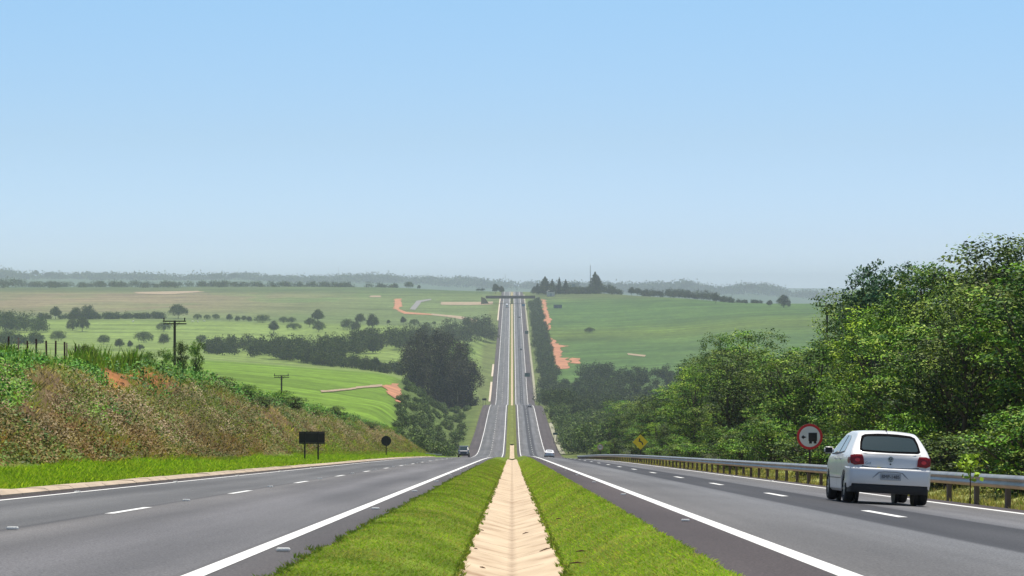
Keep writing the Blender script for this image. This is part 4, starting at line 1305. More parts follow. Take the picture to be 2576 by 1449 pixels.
def med_z(X, Y):
    off = np.interp(X, [-1.85, -1.78, -1.5, -1.1, -.75, -.55, .55, .75, 1.0, 1.28, 1.42, 1.5], [-.03, .03, .04, -.02, -.14, -.235, -.235, -.13, .03, .17, .19, .15])
    return R(Y) + off

rng = np.random.default_rng(900)
# median turf
def pick(c, n, rng, j=.25):
    c = np.array(c); return c[rng.integers(0, len(c), n)] * rng.uniform(1 - j, 1 + j, (n, 1))
nn = 230000
Y = 14 + (rng.random(nn) ** 2.2) * 190
side = rng.random(nn) < .52
eL = -1.80 + jit(Y, .12, 3) - np.abs(rng.normal(size=nn)) * .03
eR = 1.42 + jit(Y, .07, 9, 2) + np.abs(rng.normal(size=nn)) * .03
t = rng.random(nn)
X = np.where(side, lerp(eL, -.53 + np.abs(rng.normal(size=nn)) * .02 * 0 + jit(Y, .03, 5, 2), t), lerp(.53 + jit(Y, .03, 7, 2), eR, t))
hgt = rng.uniform(.010, .030, nn) * (1 + Y / 160)
wd = .007 + Y * .00022
pn = fbm(X * 1.3, Y * .6, 4, 61)
cc = pick([(.18, .30, .02), (.22, .34, .025), (.16, .27, .02), (.30, .37, .05), (.30, .28, .09)], nn, rng, .15) * (.45 + 1.1 * pn)[:, None] * np.where(side, .88, 1.05)[:, None]
dry_ = (fbm(X * 2.2, Y * .8, 3, 66) > .60) & (rng.random(nn) < .55)
cc[dry_] = pick([(.32, .29, .10), (.26, .26, .07)], int(dry_.sum()), rng)
cc[rng.random(nn) < .04] = (.28, .24, .09)
blades('median_turf', X, Y, -.01, hgt, wd, cc, 901, 2.2, label='short bright turf either side of the concrete channel', zf=med_z)
# ragged tufts creeping over the channel lips and the asphalt edge
nn = 26000
Y = 15 + (rng.random(nn) ** 1.8) * 120
q = rng.integers(0, 3, nn)
clump = np.floor(Y * 3.1) 
amp = (_hash(clump, clump * 0 + q, 5) ** 2.5) * .10
X = np.where(q == 0, -.56 + rng.random(nn) * amp, np.where(q == 1, .56 - rng.random(nn) * amp, -1.80 + jit(Y, .12, 3) - rng.random(nn) * amp * 1.5))
cc = pick([(.12, .19, .03), (.16, .17, .05), (.08, .14, .02)], nn, rng)
def lip_z(X, Y): return R(Y) + np.where(np.abs(X) < 1, np.interp(np.abs(X), [0, .28, .56], [-.395, -.325, -.25]), 0.0)
blades('creeping_grass', X, Y, 0, rng.uniform(.02, .06, nn), .008 + Y * .0002, cc, 903, 1.3, label='ragged grass creeping over the channel lips', zf=lip_z)
# left verge between kerb and bank
nn = 110000
Y = 50 + (rng.random(nn) ** 1.9) * 340
X = -(shoulder_l(Y) + .5 + rng.random(nn) * (3.5 + (fbm(Y * .06, Y * 0, 3, 5) - .5) * 2))
cc = pick([(.22, .36, .02), (.28, .40, .03), (.16, .28, .02), (.34, .42, .05)], nn, rng)
blades('verge_grass', X, Y, -.02, rng.uniform(.06, .16, nn) * (1 + Y / 300), .012 + Y * .00025, cc, 905, 1.3, label='bright mown grass between the kerb and the left bank')
# bank growth: dead stalks and rusty weeds
nn = 120000
Y = 58 + (rng.random(nn) ** 1.7) * 350
k = rng.random(nn)
X = -(13.5 + k * 5.3 - (fbm(Y * .06, Y * 0, 3, 5) - .5) * 2.2)
pn = fbm(X * .5, Y * .25, 3, 50)
low = np.clip(1 - k * 2.4, 0, 1)[:, None]
c1 = pick([(.42, .32, .18), (.34, .26, .14), (.48, .38, .23), (.22, .17, .09), (.28, .25, .10)], nn, rng, .2)
c2 = pick([(.28, .15, .06), (.25, .18, .05), (.34, .27, .08), (.19, .20, .045)], nn, rng, .2)
c3 = pick([(.20, .25, .04), (.26, .28, .07), (.14, .19, .035)], nn, rng, .3)
cc = lerp(c1, c2, np.clip(low * 1.6, 0, 1))
g = (pn + rng.normal(size=nn) * .06 > .52)[:, None] | ((k < .32) & (Y > 150) & (rng.random(nn) < .6))[:, None]
cc = np.where(g, c3, cc)
blades('dry_bank_growth', X, Y, -.03, rng.uniform(.05, .26, nn) * (.8 + Y / 400), .016 + Y * .00026, cc * (.55 + .9 * fbm(X * 1.1, Y * .5, 3, 91))[:, None], 907, 1.6, 'dry', 'dead stalks and rusty weeds on the steep left bank')
# leafy weeds tumbling over the near bank
def weeds(name, X, Y, dz, leaf, pal, seed, per, label, spread=1.3, vary=.3):
    rng = np.random.default_rng(seed)
    n = len(X)
    p = np.stack([X, Y, H(X, Y) + dz], 1)
    pal = np.array(GREENS[pal]) if isinstance(pal, str) else np.array(pal)
    zone = np.clip(fbm(X * .5, Y * .15, 3, seed) * 2.2 - .6, 0, .999)
    ix = np.clip(zone + rng.normal(size=n) * .18, 0, .999)
    cc = pal[(ix * len(pal)).astype(int)] * rng.uniform(1 - vary, 1 + vary, (n, 1)) * (.65 + .7 * fbm(X * 1.6, Y * .8, 2, seed + 3))[:, None]
    cen = np.repeat(p, per, 0) + rng.normal(size=(n * per, 3)) * leaf * spread
    nr = unit(rng.normal(size=(n * per, 3)) * .6 + np.array([.35, -.35, .9]))
    V, Fc = leaf_quads(cen, nr, leaf * rng.uniform(.6, 1.4, n * per), rng, .7)
    o = link_mesh(name, np_mesh(name, V, Fc, np.repeat(np.repeat(cc, per, 0), 4, 0)), None, M['leaf'])
    return tag(o, label, 'weeds', None, 'stuff')
nn = 9000
Y = rng.uniform(68, 112, nn); k = rng.random(nn) ** .7
X = -(15.9 + k * 3.9)
m_ = fbm(X * .45 + 9, Y * .12, 3, 77) + .25 * (k - .5) + .22 * (1 - sstep(96, 104, Y)) > .60
weeds('vine_weeds', X[m_], Y[m_], rng.uniform(.0, .3, m_.sum()), .12, [(.09, .27, .03), (.14, .33, .03), (.06, .18, .03), (.19, .36, .04)], 910, 6, 'bright green vines tumbling down the near left bank')
nn = 16000
Y = 68 + rng.random(nn) ** 1.3 * 340; k = rng.random(nn)
X = -(14.4 + k * 5.5)
m_ = (fbm(X * .5, Y * .22, 3, 79) + .28 * (k - .6) > .60) & ~((Y > 104) & (Y < 136) & (k > .78))
weeds('bank_weeds', X[m_], Y[m_], rng.uniform(.0, .4, m_.sum()), .13, [(.09, .17, .03), (.13, .19, .04), (.06, .14, .03), (.15, .17, .06)], 911, 5, 'scattered green weeds on the left bank')
def dryweeds(seed, nn, pal, kk, label, leaf=.085, thr=.46):
    rng = np.random.default_rng(seed)
    Y = 62 + rng.random(nn) ** 1.4 * 330; k = kk(rng.random(nn))
    X = -(13.9 + k * 4.9)
    m_ = (fbm(X * .45 + seed, Y * .12, 3, seed) > thr) & ~((Y > 103) & (Y < 137) & (k > .80))
    weeds('dry_weeds', X[m_], Y[m_], rng.uniform(.0, .18, m_.sum()), leaf, pal, seed + 1, 5, label, vary=.10)
dryweeds(950, 30000, [(.20, .16, .07), (.28, .22, .11), (.36, .28, .15), (.42, .33, .19), (.46, .36, .22)], lambda r: .25 + .7 * r, 'tangled tan dead weeds on the middle of the left bank')
dryweeds(960, 26000, [(.12, .10, .03), (.17, .14, .04), (.22, .135, .05), (.27, .21, .07)], lambda r: .5 * r, 'rusty brown weeds along the foot of the left bank', .09)
dryweeds(970, 26000, [(.07, .10, .02), (.12, .16, .03), (.18, .22, .04), (.16, .26, .04)], lambda r: r, 'olive weeds mixed through the left bank', .10, .52)
nn = 9000
Y = 120 + rng.random(nn) * 280; X = -(17.9 + rng.random(nn) * 3.2)
weeds('rim_weeds', X, Y, rng.uniform(.0, .35, nn), .15, [(.09, .26, .03), (.15, .32, .04), (.06, .16, .025)], 912, 5, 'bright weeds along the rim of the left bank')
# tall grass along the bank top
nn = 60000
Y = 74 + rng.random(nn) ** 1.4 * 260
X = -(18.4 + rng.random(nn) * 7.5)
cl_ = _hash(np.floor(X * 1.3), np.floor(Y * .9), 3)
hh = rng.uniform(.2, .8, nn) * (.15 + cl_ ** 2 * 1.15) * np.where((Y > 104) & (Y < 136) & (X > -19.8), .25, 1)
cc = pick([(.20, .34, .05), (.28, .38, .08), (.13, .24, .04), (.40, .42, .16)], nn, rng)
blades('tall_grass', X, Y, -.03, hh, .02 + Y * .00018, cc, 914, .45, label='tall seeding grass along the top of the left bank')
# spiky tufts standing on the rim
rg = np.random.default_rng(77)
tx, ty, th = [], [], []
for px_, row, n_ in [(x, None, 1) for x in list(rg.uniform(180, 335, 26)) + list(rg.uniform(-20, 60, 24)) + list(rg.uniform(340, 560, 14)) + list(rg.uniform(60, 180, 16))]:
    X0 = -rg.uniform(19.6, 22.5); Y0 = X0 / ((px_ - CX) / F)
    q = int(rg.integers(60, 150)); hm = rg.uniform(.5, 1.25) * (1.1 if 180 < px_ < 335 else .7)
    r_ = rg.uniform(.12, .35)
    tx.append(X0 + rg.normal(size=q) * r_); ty.append(Y0 + rg.normal(size=q) * r_); th.append(hm * rg.uniform(.5, 1.1, q))
X, Y, hh = map(np.concatenate, (tx, ty, th))
cc = pick([(.12, .26, .03), (.18, .32, .05), (.08, .17, .025), (.26, .34, .09)], len(X), rg)
blades('tall_tufts', X, Y, -.03, hh, np.full(len(X), .045), cc, 915, .5, label='spiky tall tufts standing on the rim of the left bank')
# right verge under the guardrail
nn = 50000
Y = 48 + (rng.random(nn) ** 1.7) * 300; X = 11.3 + rng.random(nn) * 3.6
cc = pick([(.32, .28, .12), (.24, .24, .08), (.40, .33, .18), (.15, .19, .05)], nn, rng) * (.4 + 1.1 * fbm(X * .9, Y * .35, 3, 17))[:, None]
blades('verge_grass', X, Y, -.03, rng.uniform(.04, .16, nn) * (1 + Y / 300), .014 + Y * .0002, cc, 916, .8, label='dry yellowish grass under the right-hand guardrail')
# leggy plant poking up behind the rail right of the car
nn = 60
p0 = P(2440, 1170, 57.5)
rg = np.random.default_rng(3)
cen = np.array([p0[0], p0[1], p0[2]]) + np.stack([rg.normal(size=90) * .12, rg.normal(size=90) * .12, rg.uniform(-.35, .28, 90)], 1)
V, Fc = leaf_quads(cen, unit(rg.normal(size=(90, 3)) + [0, -.5, 1]), rg.uniform(.11, .19, 90), rg, .7)
o = empty('young_plant', (0, 0, 0), label='young bright green plant rising above the guardrail right of the car', cat='plant')
link_mesh('foliage', np_mesh('foliage', V, Fc, np.tile([(.30, .46, .03)], (len(V), 1))), o, M['leaf'])
bm = bmesh.new(); tube(bm, (p0[0], p0[1], R(p0[1]) - .4), (p0[0] + .02, p0[1], p0[2] + .1), .02, .008, 6); bm_obj('stem', bm, M['twig'], o)
# ------------------------------------------------------------------ roadside furniture
def dup(me_list, o_new):
    for nm, me in me_list:
        c = bpy.data.objects.new(nm, me); C.objects.link(c); c.parent = o_new

# guardrail on the right: W-beam on steel posts
GX = 11.3
def wbeam(y0, y1, X, zt, side=-1, step=3.8, base=-.45):
    """corrugated rail swept along the road"""
    Ys = np.arange(y0, y1 + .1, step)
    prof = [(.0, 0), (-.045, -.03), (-.085, -.07), (-.085, -.10), (-.03, -.145), (-.03, -.165), (-.085, -.21), (-.085, -.24), (-.045, -.28), (0, -.31), (.006, -.31), (-.02, -.21), (.03, -.155), (-.02, -.10), (.006, 0)]
    V = np.zeros((len(Ys), len(prof), 3))
    for j, (a, b) in enumerate(prof):
        V[:, j, 0] = X + a; V[:, j, 1] = Ys; V[:, j, 2] = R(Ys) + zt + b
    return Ys, np_mesh('rail', V.reshape(-1, 3), grid_faces(len(Ys), len(prof)))
o = empty('guardrail', (0, 0, 0), label='long galvanised guardrail on rusty posts along the right shoulder', cat='guardrail')
zt = float(roff(GX)) + .70
Ys, me = wbeam(49.0, 425.5, GX, zt)
link_mesh('rail', me, o, M['steel'])
bm = bmesh.new()
bx(bm, -.005, .10, -.10, .10, -1.15, -.05); bx(bm, -.045, -.006, -.05, .05, -.27, -.06)
mp = bpy.data.meshes.new('post'); bm.to_mesh(mp); bm.free(); mp.materials.append(M['post_steel'])
for y in Ys:
    c = bpy.data.objects.new('post', mp); C.objects.link(c); c.parent = o
    c.location = (GX + .04, y, float(R(y)) + zt)
bm = bmesh.new()
for y in Ys[::1]:
    bx(bm, GX - .094, GX - .086, y - .015 + .9, y + .015 + .9, float(R(y + .9)) + zt - .25, float(R(y + .9)) + zt - .06)
# guardrail beyond the crest on the left
o = empty('guardrail', (0, 0, 0), label='short guardrail beyond the crest behind the oncoming dark vehicle', cat='guardrail')
Ys, me = wbeam(380, 470, -13.3, .75, step=4)
link_mesh('rail', me, o, M['steel'])
for y in Ys:
    c = bpy.data.objects.new('post', mp); C.objects.link(c); c.parent = o
    c.location = (-13.4, y, float(R(y)) + .75)

# reflective studs
bm = bmesh.new()
bx(bm, -.06, .06, -.05, .05, 0, .024, bevel=.008)
ms = bpy.data.meshes.new('road_stud'); bm.to_mesh(ms); bm.free(); ms.materials.append(plain('stud_plastic', (.95, .94, .88), .4))
def studs(x, y0, y1, label, group, scale=1.0):
    y = y0; n_ = 0
    while y < y1:
        s = bpy.data.objects.new('road_stud', ms); C.objects.link(s)
        s.location = (x, y, float(R(y)) + float(roff(x)) + .006); s.scale = (scale, scale, scale * 1.15)
        s.rotation_euler = (math.atan(grade(y)), 0, 0)
        tag(s, ORD[n_] + ' nearest ' + label, 'road stud', group); y += 16; n_ += 1
studs(LANE_L, 30.0, 290, 'small white stud on the lane line of the left carriageway', 'studs on the left lane line', 1.15)
studs(IN_L + .28, 23.7, 290, 'small pale stud beside the left carriageway inner white line', 'studs inside the left edge line', 1.1)
studs(EDGE_L - .0, 54.9, 290, 'small pale stud on the left carriageway outer white line', 'studs on the left outer line', 1.1)
studs(IN_R - .28, 28.7, 290, 'small flat stud beside the right carriageway inner white line', 'studs inside the right edge line', .8)
studs(EDGE_R, 58., 290, 'small pale stud on the right carriageway outer white line', 'studs on the right outer line', 1.0)

# signs --------------------------------------------------------------
def ring(bm, r0, r1, y, n=48, cx=0, cz=0):
    a, b = [], []
    for i in range(n):
        t = 2 * PI * i / n
        a.append(bm.verts.new((cx + r0 * math.cos(t), y, cz + r0 * math.sin(t))))
        b.append(bm.verts.new((cx + r1 * math.cos(t), y, cz + r1 * math.sin(t))))
    for i in range(n):
        j = (i + 1) % n
        bm.faces.new((a[i], a[j], b[j], b[i]))
def disc(bm, r, y0, y1, n=48, cx=0, cz=0):
    prism_y(bm, [(cx + r * math.cos(2 * PI * i / n), cz + r * math.sin(2 * PI * i / n)) for i in range(n)], y0, y1)

# the back of a large rectangular sign for oncoming traffic
Yb = 148.
c0 = P(784.5, 1101, Yb)
o = empty('road_sign', (c0[0], Yb, 0), label='large rectangular sign seen from its black back on two posts by the left bank', cat='road sign')
zc = c0[2]
w2, h2 = 32.5 / F * Yb, 15.5 / F * Yb
bm = bmesh.new(); bx(bm, -w2, w2, -.01, .01, zc - h2, zc + h2, bevel=.004); bm_obj('panel', bm, M['dark_metal'], o)
bm = bmesh.new()
for s in (-1, 1): bx(bm, -w2 + .03, w2 - .03, -.045, -.011, zc + s * h2 * .78 - .028, zc + s * h2 * .78 + .028)
bm_obj('frame_rail', bm, M['dark_rail'], o)
for px_, base in ((767, 1158), (800.5, 1166)):
    x = (px_ - CX) / F * Yb - c0[0]; zb = -(base - CY) / F * Yb
    zg = min(zb, Hs(x + c0[0], Yb)) - .3
    bm = bmesh.new(); bx(bm, x - .045, x + .045, -.09, -.046, zg, zc + h2 * .9, bevel=.006); bm_obj('post', bm, M['dark_metal'], o)

def round_sign_back(px_, py_, rpx, Y, label):
    c = P(px_, py_, Y); r = rpx / F * Y
    o = empty('road_sign', (c[0], Y, 0), label=label, cat='road sign')
    bm = bmesh.new(); disc(bm, r, -.01, .01, cz=c[2]); bm_obj('disc', bm, M['dark_metal'], o)
    bm = bmesh.new(); bx(bm, -.05, .05, -.06, -.012, Hs(c[0], Y) - .3, c[2] + r * .6, bevel=.006); bm_obj('post', bm, M['dark_metal'], o)
round_sign_back(971.5, 1109, 12.7, 235., 'round sign seen from its black back on a single post by the left bank')

# truck sign: red ring, arrow and lorry
Yt = 97.
c = P(2037, 1098.5, Yt); r = 32.5 / F * Yt
o = empty('road_sign', (c[0], Yt, c[2]), (0, 0, math.radians(-4)), 'round red-ringed white sign with arrow and black lorry, behind the guardrail', 'road sign')
bm = bmesh.new(); disc(bm, r, 0, .012); bm_obj('disc', bm, M['sign_white'], o)
bm = bmesh.new(); ring(bm, r * .80, r, -.004); bm_obj('red_border', bm, M['sign_red'], o)
bm = bmesh.new()
u = r * .80
prism_y(bm, [(-.12 * u, .38 * u), (.70 * u, .38 * u), (.70 * u, -.42 * u), (.64 * u, -.42 * u), (.64 * u, -.66 * u), (.38 * u, -.66 * u), (.38 * u, -.46 * u), (.22 * u, -.46 * u), (.22 * u, -.66 * u), (-.06 * u, -.66 * u), (-.06 * u, -.42 * u), (-.12 * u, -.42 * u)], -.012, -.004)
bm_obj('lorry_symbol', bm, M['black_ink'], o)
bm = bmesh.new()
prism_y(bm, [(-.82 * u, -.05 * u), (-.60 * u, .17 * u), (-.60 * u, .07 * u), (-.30 * u, .0 * u - .05 * u), (-.60 * u, -.17 * u), (-.60 * u, -.27 * u)], -.012, -.004)
bm_obj('arrow_symbol', bm, M['black_ink'], o)
bm = bmesh.new(); bx(bm, -.04, .04, .014, .07, -2.2, r * .7, bevel=.006); bm_obj('post', bm, M['wood'], o)

# yellow warning diamond with winding-road arrow
Yd = 234.
c = P(1611, 1112, Yd); r = 19.5 / F * Yd
o = empty('road_sign', (c[0], Yd, c[2]), (0, 0, math.radians(-4)), 'yellow diamond warning sign with a black bent arrow, before the trees', 'road sign')
bm = bmesh.new(); prism_y(bm, [(-r, 0), (0, r), (r, 0), (0, -r)], 0, .012)
bm_obj('diamond', bm, M['sign_yellow'], o)
bm = bmesh.new()
pth = [(.30, -.36), (.28, -.18), (.16, -.02), (-.02, .08), (-.10, .14), (-.10, .42)]
def stroke(bm, pts, w, y0, y1):
    for (xa, za), (xb, zb) in zip(pts[:-1], pts[1:]):
        d = Vector((xb - xa, zb - za)); d.normalize(); nn_ = Vector((-d.y, d.x)) * w / 2; e = d * w * .2
        prism_y(bm, [(xa - e.x + nn_.x, za - e.y + nn_.y), (xb + e.x + nn_.x, zb + e.y + nn_.y), (xb + e.x - nn_.x, zb + e.y - nn_.y), (xa - e.x - nn_.x, za - e.y - nn_.y)], y0, y1)
stroke(bm, [(a * r, b * r) for a, b in pth], .14 * r, -.010, -.003)
prism_y(bm, [(-.30 * r, .10 * r), (-.02 * r, -.02 * r), (-.04 * r, .22 * r)], -.011, -.004)
prism_y(bm, [(-.20 * r, .30 * r), (.0 * r, .30 * r), (-.10 * r, .56 * r)], -.012, -.004)
bm_obj('arrow_symbol', bm, M['black_ink'], o)
bm = bmesh.new(); bx(bm, -.045, .045, .014, .07, -2.3, r * .7); bm_obj('post', bm, M['wood'], o)

# text
def text_mesh(s, size, y, parent, mat, cx=0, cz=0, name='lettering', sx=1.0, ext=.002):
    cu = bpy.data.curves.new(name, 'FONT'); cu.body = s; cu.size = size
    cu.align_x = 'CENTER'; cu.align_y = 'CENTER'; cu.extrude = ext
    t = bpy.data.objects.new(name, cu); C.objects.link(t)
    bpy.context.view_layer.update()
    me = bpy.data.meshes.new_from_object(t.evaluated_get(bpy.context.evaluated_depsgraph_get()))
    bpy.data.objects.remove(t, do_unlink=True)
    me.transform(Matrix.Translation((cx, y, cz)) @ Matrix.Rotation(PI / 2, 4, 'X') @ Matrix.Diagonal((sx, 1, 1, 1)))
    return link_mesh(name, me, parent, mat)

Ys_ = 343.
c = P(1510, 1125, Ys_); r = 7.6 / F * Ys_
o = empty('road_sign', (c[0], Ys_, c[2]), label='small round pale-ringed speed sign far along the guardrail', cat='road sign')
bm = bmesh.new(); disc(bm, r, 0, .012); bm_obj('disc', bm, M['sign_white'], o)
bm = bmesh.new(); ring(bm, r * .72, r, -.004); bm_obj('faded_border', bm, M['sign_pink'], o)
text_mesh('80', r * 1.15, -.008, o, M['black_ink'])
bm = bmesh.new(); bx(bm, -.045, .045, .014, .07, -2.4, r * .7); bm_obj('post', bm, M['wood'], o)

def panel_sign(px_, py_, wpx, hpx, Y, base, mat, label, rim=None, name='road_sign', posts=(-.3, .3)):
    c = P(px_, py_, Y); w = wpx / F * Y / 2; h = hpx / F * Y / 2
    o = empty(name, (c[0], Y, c[2]), label=label, cat='road sign')
    if rim:
        bm = bmesh.new()
        t = h * .16
        bx(bm, -w, w, -.03, .0, h - t, h); bx(bm, -w, w, -.03, .0, -h, -h + t)
        bx(bm, -w, -w + t, -.03, .0, -h + t + .003, h - t - .003); bx(bm, w - t, w, -.03, .0, -h + t + .003, h - t - .003)
        bm_obj('frame', bm, rim, o)
    bm = bmesh.new(); bx(bm, -w * .985, w * .985, .005, .04, -h * .97, h * .97); bm_obj('panel', bm, mat, o)
    zg = Hs(c[0], Y) - c[2] - .4 if base is None else -(base - CY) / F * Y - c[2] - .3
    for p_ in posts:
        bm = bmesh.new(); bx(bm, p_ * w * 2 - .08, p_ * w * 2 + .08, .045, .12, zg, h * .9); bm_obj('post', bm, M['post_steel'], o)
    return o
panel_sign(1326.5, 943, 13.5, 10, 1640., None, M['sign_green'], 'dark green direction sign halfway up the climb on the right shoulder')
panel_sign(1325, 836, 9, 8, 2090., None, M['sign_green'], 'smaller dark green sign higher up the climb beside the thicket')
panel_sign(1317, 768, 8, 6, 2640., None, M['sign_blue'], 'pale blue sign on the right just before the overpass')
panel_sign(1403, 771, 21, 9, 2560., None, plain('sign_faded', (.14, .17, .18), .7), 'dark framed billboard standing in the right-hand field', rim=M['sign_green'], name='billboard')
panel_sign(1397, 1091, 12, 6, 780., None, M['sign_green'], 'half-hidden dark green sign among the trees beyond the first crest')
panel_sign(1218.5, 1004.5, 11, 5, 1130., None, M['dark_metal'], 'black-backed sign left of the highway beside the dark grove')

# fence on the bank top
o = empty('fence', (0, 0, 0), label='row of dark wooden fence posts with wire on top of the left bank', cat='fence')
tops = []
for px_, top, mt in ((20, 846, 'fence_wood'), (45, 850, 'pale_wood'), (69, 858, 'fence_wood'), (91, 852, 'fence_wood'), (118, 857, 'fence_wood'), (139, 857, 'fence_wood'), (163, 860, 'fence_wood'), (169, 862, 'pale_wood'), (189, 864, 'fence_wood'), (197, 866, 'pale_wood')):
    X = -24.0; Y = X / ((px_ - CX) / F)
    z1 = -(top - CY) / F * Y; z0 = Hs(X, Y) - .3
    bm = bmesh.new(); rr = .055 if mt == 'fence_wood' else .04
    lx = math.sin(px_) * .04
    tube(bm, (X, Y, z0), (X + lx, Y, z1), rr, rr * .85, 8); bm_obj('post', bm, M[mt], o); tops.append((X, Y, z1))
bm = bmesh.new()
for (a, b) in zip(tops[:-1], tops[1:]):
    for dz in (-.15, -.5, -.85): tube(bm, (a[0], a[1], a[2] + dz), (b[0], b[1], b[2] + dz), .006, .006, 4, False)
bm_obj('wire', bm, M['post_steel'], o)

# utility poles
def pole(px_, toprow, wpx, Y, label, insul=False, drop=9.0, bar=0.0):
    X = (px_ - CX) / F * Y; zt = -(toprow - CY) / F * Y
    o = empty('utility_pole', (X, Y, zt - drop), label=label, cat='utility pole')
    w = wpx / F * Y / 2
    bm = bmesh.new(); tube(bm, (0, 0, min(0, Hs(X, Y) - (zt - drop)) - .5), (0.02, 0, drop), .17, .12, 10); bm_obj('pole', bm, M['wood'], o)
    bm = bmesh.new(); bx(bm, -w, w, -.19, -.08, drop - .14 - bar, drop - .02 - bar, bevel=.01)
    if not insul: bx(bm, -w + .02, w + .02, -.05 + .16, .22, drop - .40, drop - .28)
    bm_obj('crossarm', bm, M['wood'], o)
    bm = bmesh.new()
    for s in (-1, 1):
        tube(bm, (s * w * .45, -.1, drop - .16 - bar), (s * .06, -.1, drop - .75 - bar), .02, .02, 6)
    bm_obj('brace', bm, M['wood'], o)
    for q in ((-.94, -.1, .94) if insul else (-.9, .9)):
        bm = bmesh.new(); tube(bm, (q * w, -.13, drop - .02 - bar), (q * w, -.13, drop + .20 - bar), .06, .045, 8); tube(bm, (q * w, -.13, drop + .14 - bar), (q * w, -.13, drop + .28 - bar), .085, .05, 8)
        bm_obj('insulator', bm, M['insul'] if insul else M['wood'], o)
pole(439, 806, 58, 248., 'tall wooden utility pole with crossarm standing behind the left bank')
pole(708, 944, 38, 390., 'smaller distant utility pole with crossarm above the bank and bright field')
pole(2080, 768, 55, 262., 'utility pole with insulators rising out of the trees on the right', insul=True)

# overpass ----------------------------------------------------------
Yo = 2700.
M['abut'] = plain('overgrown_abutment', (.15, .15, .07), .9, vary=.3, vscale=.5)
M['concrete'] = plain('dark_bridge_concrete', (.06, .045, .04), .9, vary=.2, vscale=.5)  # darkened brown: the shade of the deck face is put into this colour
zr = float(R(Yo))
o = empty('overpass', (0, Yo, zr), label='brown concrete overpass crossing the highway near the far crest', cat='bridge')
xl, xr = (1222 - CX) / F * Yo, (1346 - CX) / F * Yo
zd = -(746 - CY) / F * Yo - zr
bm = bmesh.new(); bx(bm, xl, xr, -5, 5, zd - 2.2, zd - .25); bm_obj('deck', bm, M['concrete'], o)
for s in (-1, 1):
    bm = bmesh.new(); bx(bm, xl, xr, s * 5.2 - .18, s * 5.2 + .18, zd - 1.2, zd + .9); bm_obj('parapet', bm, plain('parapet_concrete', (.09, .065, .055), .9, vary=.15, vscale=.3), o)
for s in (-3, 3):
    bm = bmesh.new(); tube(bm, (-.1, s, -.5), (-.1, s, zd - 2.22), .7, .7, 14); bm_obj('pier', bm, M['concrete'], o)
for s, x in ((-1, xl), (1, xr)):
    bm = bmesh.new()
    x0, x1 = (x - 6, x + 5) if s < 0 else (x - 5, x + 6)
    for q in (x0, x1):
        pass
    a = [(x + s * -4, -6, -1), (x + s * -4, 6, -1), (x + s * 5, 7, -1), (x + s * 5, -7, -1)]
    b = [(x + s * 1, -5.6, zd - 1.55), (x + s * 1, 5.6, zd - 1.55), (x + s * 5, 6, zd - .4), (x + s * 5, -6, zd - .4)]
    va = [bm.verts.new(p_) for p_ in a]; vb = [bm.verts.new(p_) for p_ in b]
    bm.faces.new(va); bm.faces.new(vb)
    for i in range(4): bm.faces.new((va[i], va[(i + 1) % 4], vb[(i + 1) % 4], vb[i]))
    bm_obj('abutment', bm, M['abut'], o)

# buildings and masts far off ---------------------------------------
def shed(px_, ridge, eave, wpx, Y, label, name='warehouse'):
    X = (px_ - CX) / F * Y; w = wpx / F * Y / 2
    zr_, ze = -(ridge - CY) / F * Y, -(eave - CY) / F * Y
    o = empty(name, (X, Y, ze - 5), label=label, cat='building')
    n = 9; bm = bmesh.new()
    prev = None
    for i in range(n + 1):
        t = -1 + 2 * i / n; z = 5 + (zr_ - ze) * (1 - t * t)
        a, b = bm.verts.new((t * w, 0, z)), bm.verts.new((t * w, 30, z))
        if prev: bm.faces.new((prev[0], a, b, prev[1]))
        prev = (a, b)
    bm_obj('roof', bm, M['roof_white'], o)
    bm = bmesh.new(); bx(bm, -w * .98, w * .98, .3, 29.7, -4, 4.95); bm_obj('wall', bm, M['wall_cream'], o)
    bm = bmesh.new(); bx(bm, -w * .25, w * .25, .24, .29, -1, 3.2); bm_obj('door', bm, M['steel'], o)
shed(1443, 706.5, 711, 30, 3080., 'white arched warehouse roof behind the farm wood')
shed(1386, 729.5, 734, 20, 2880., 'low white shed in front of the farm wood', 'farm_shed')
def mast(px_, top, base, Y, label):
    X = (px_ - CX) / F * Y; z0, z1 = -(base - CY) / F * Y, -(top - CY) / F * Y
    o = empty('radio_mast', (X, Y, z0), label=label, cat='mast')
    h = z1 - z0; bm = bmesh.new(); w = h * .012
    for a, b in ((-w, -w), (w, -w), (0, w)):
        tube(bm, (a, b, 0), (a * .5, b * .5, h), .16, .1, 5)
    for i in range(14):
        z = h * i / 14; k_ = 1 - .5 * i / 14
        tube(bm, (-w * k_, -w * k_, z), (w * k_, -w * k_, z + h / 14), .08, .08, 4)
        tube(bm, (w * k_, -w * k_, z), (0, w * k_, z + h / 14), .08, .08, 4)
    bm_obj('lattice', bm, M['post_steel'], o)
    bm = bmesh.new(); tube(bm, (0, 0, h), (0, 0, h * 1.08), .07, .04, 5); bm_obj('antenna', bm, M['post_steel'], o)
mast(1485, 668, 735, 3000., 'thin tall radio mast beside the tallest tree on the right skyline')
mast(922, 679, 700, 7800., 'faint radio mast on the blue skyline above the middle fields')
mast(1271, 690, 722, 7000., 'faint radio mast above the highway crest')
mast(601, 674, 694, 8000., 'faintest radio mast on the left skyline')
mast(852, 672, 698, 8000., 'hair-thin mast on the skyline left of the middle')

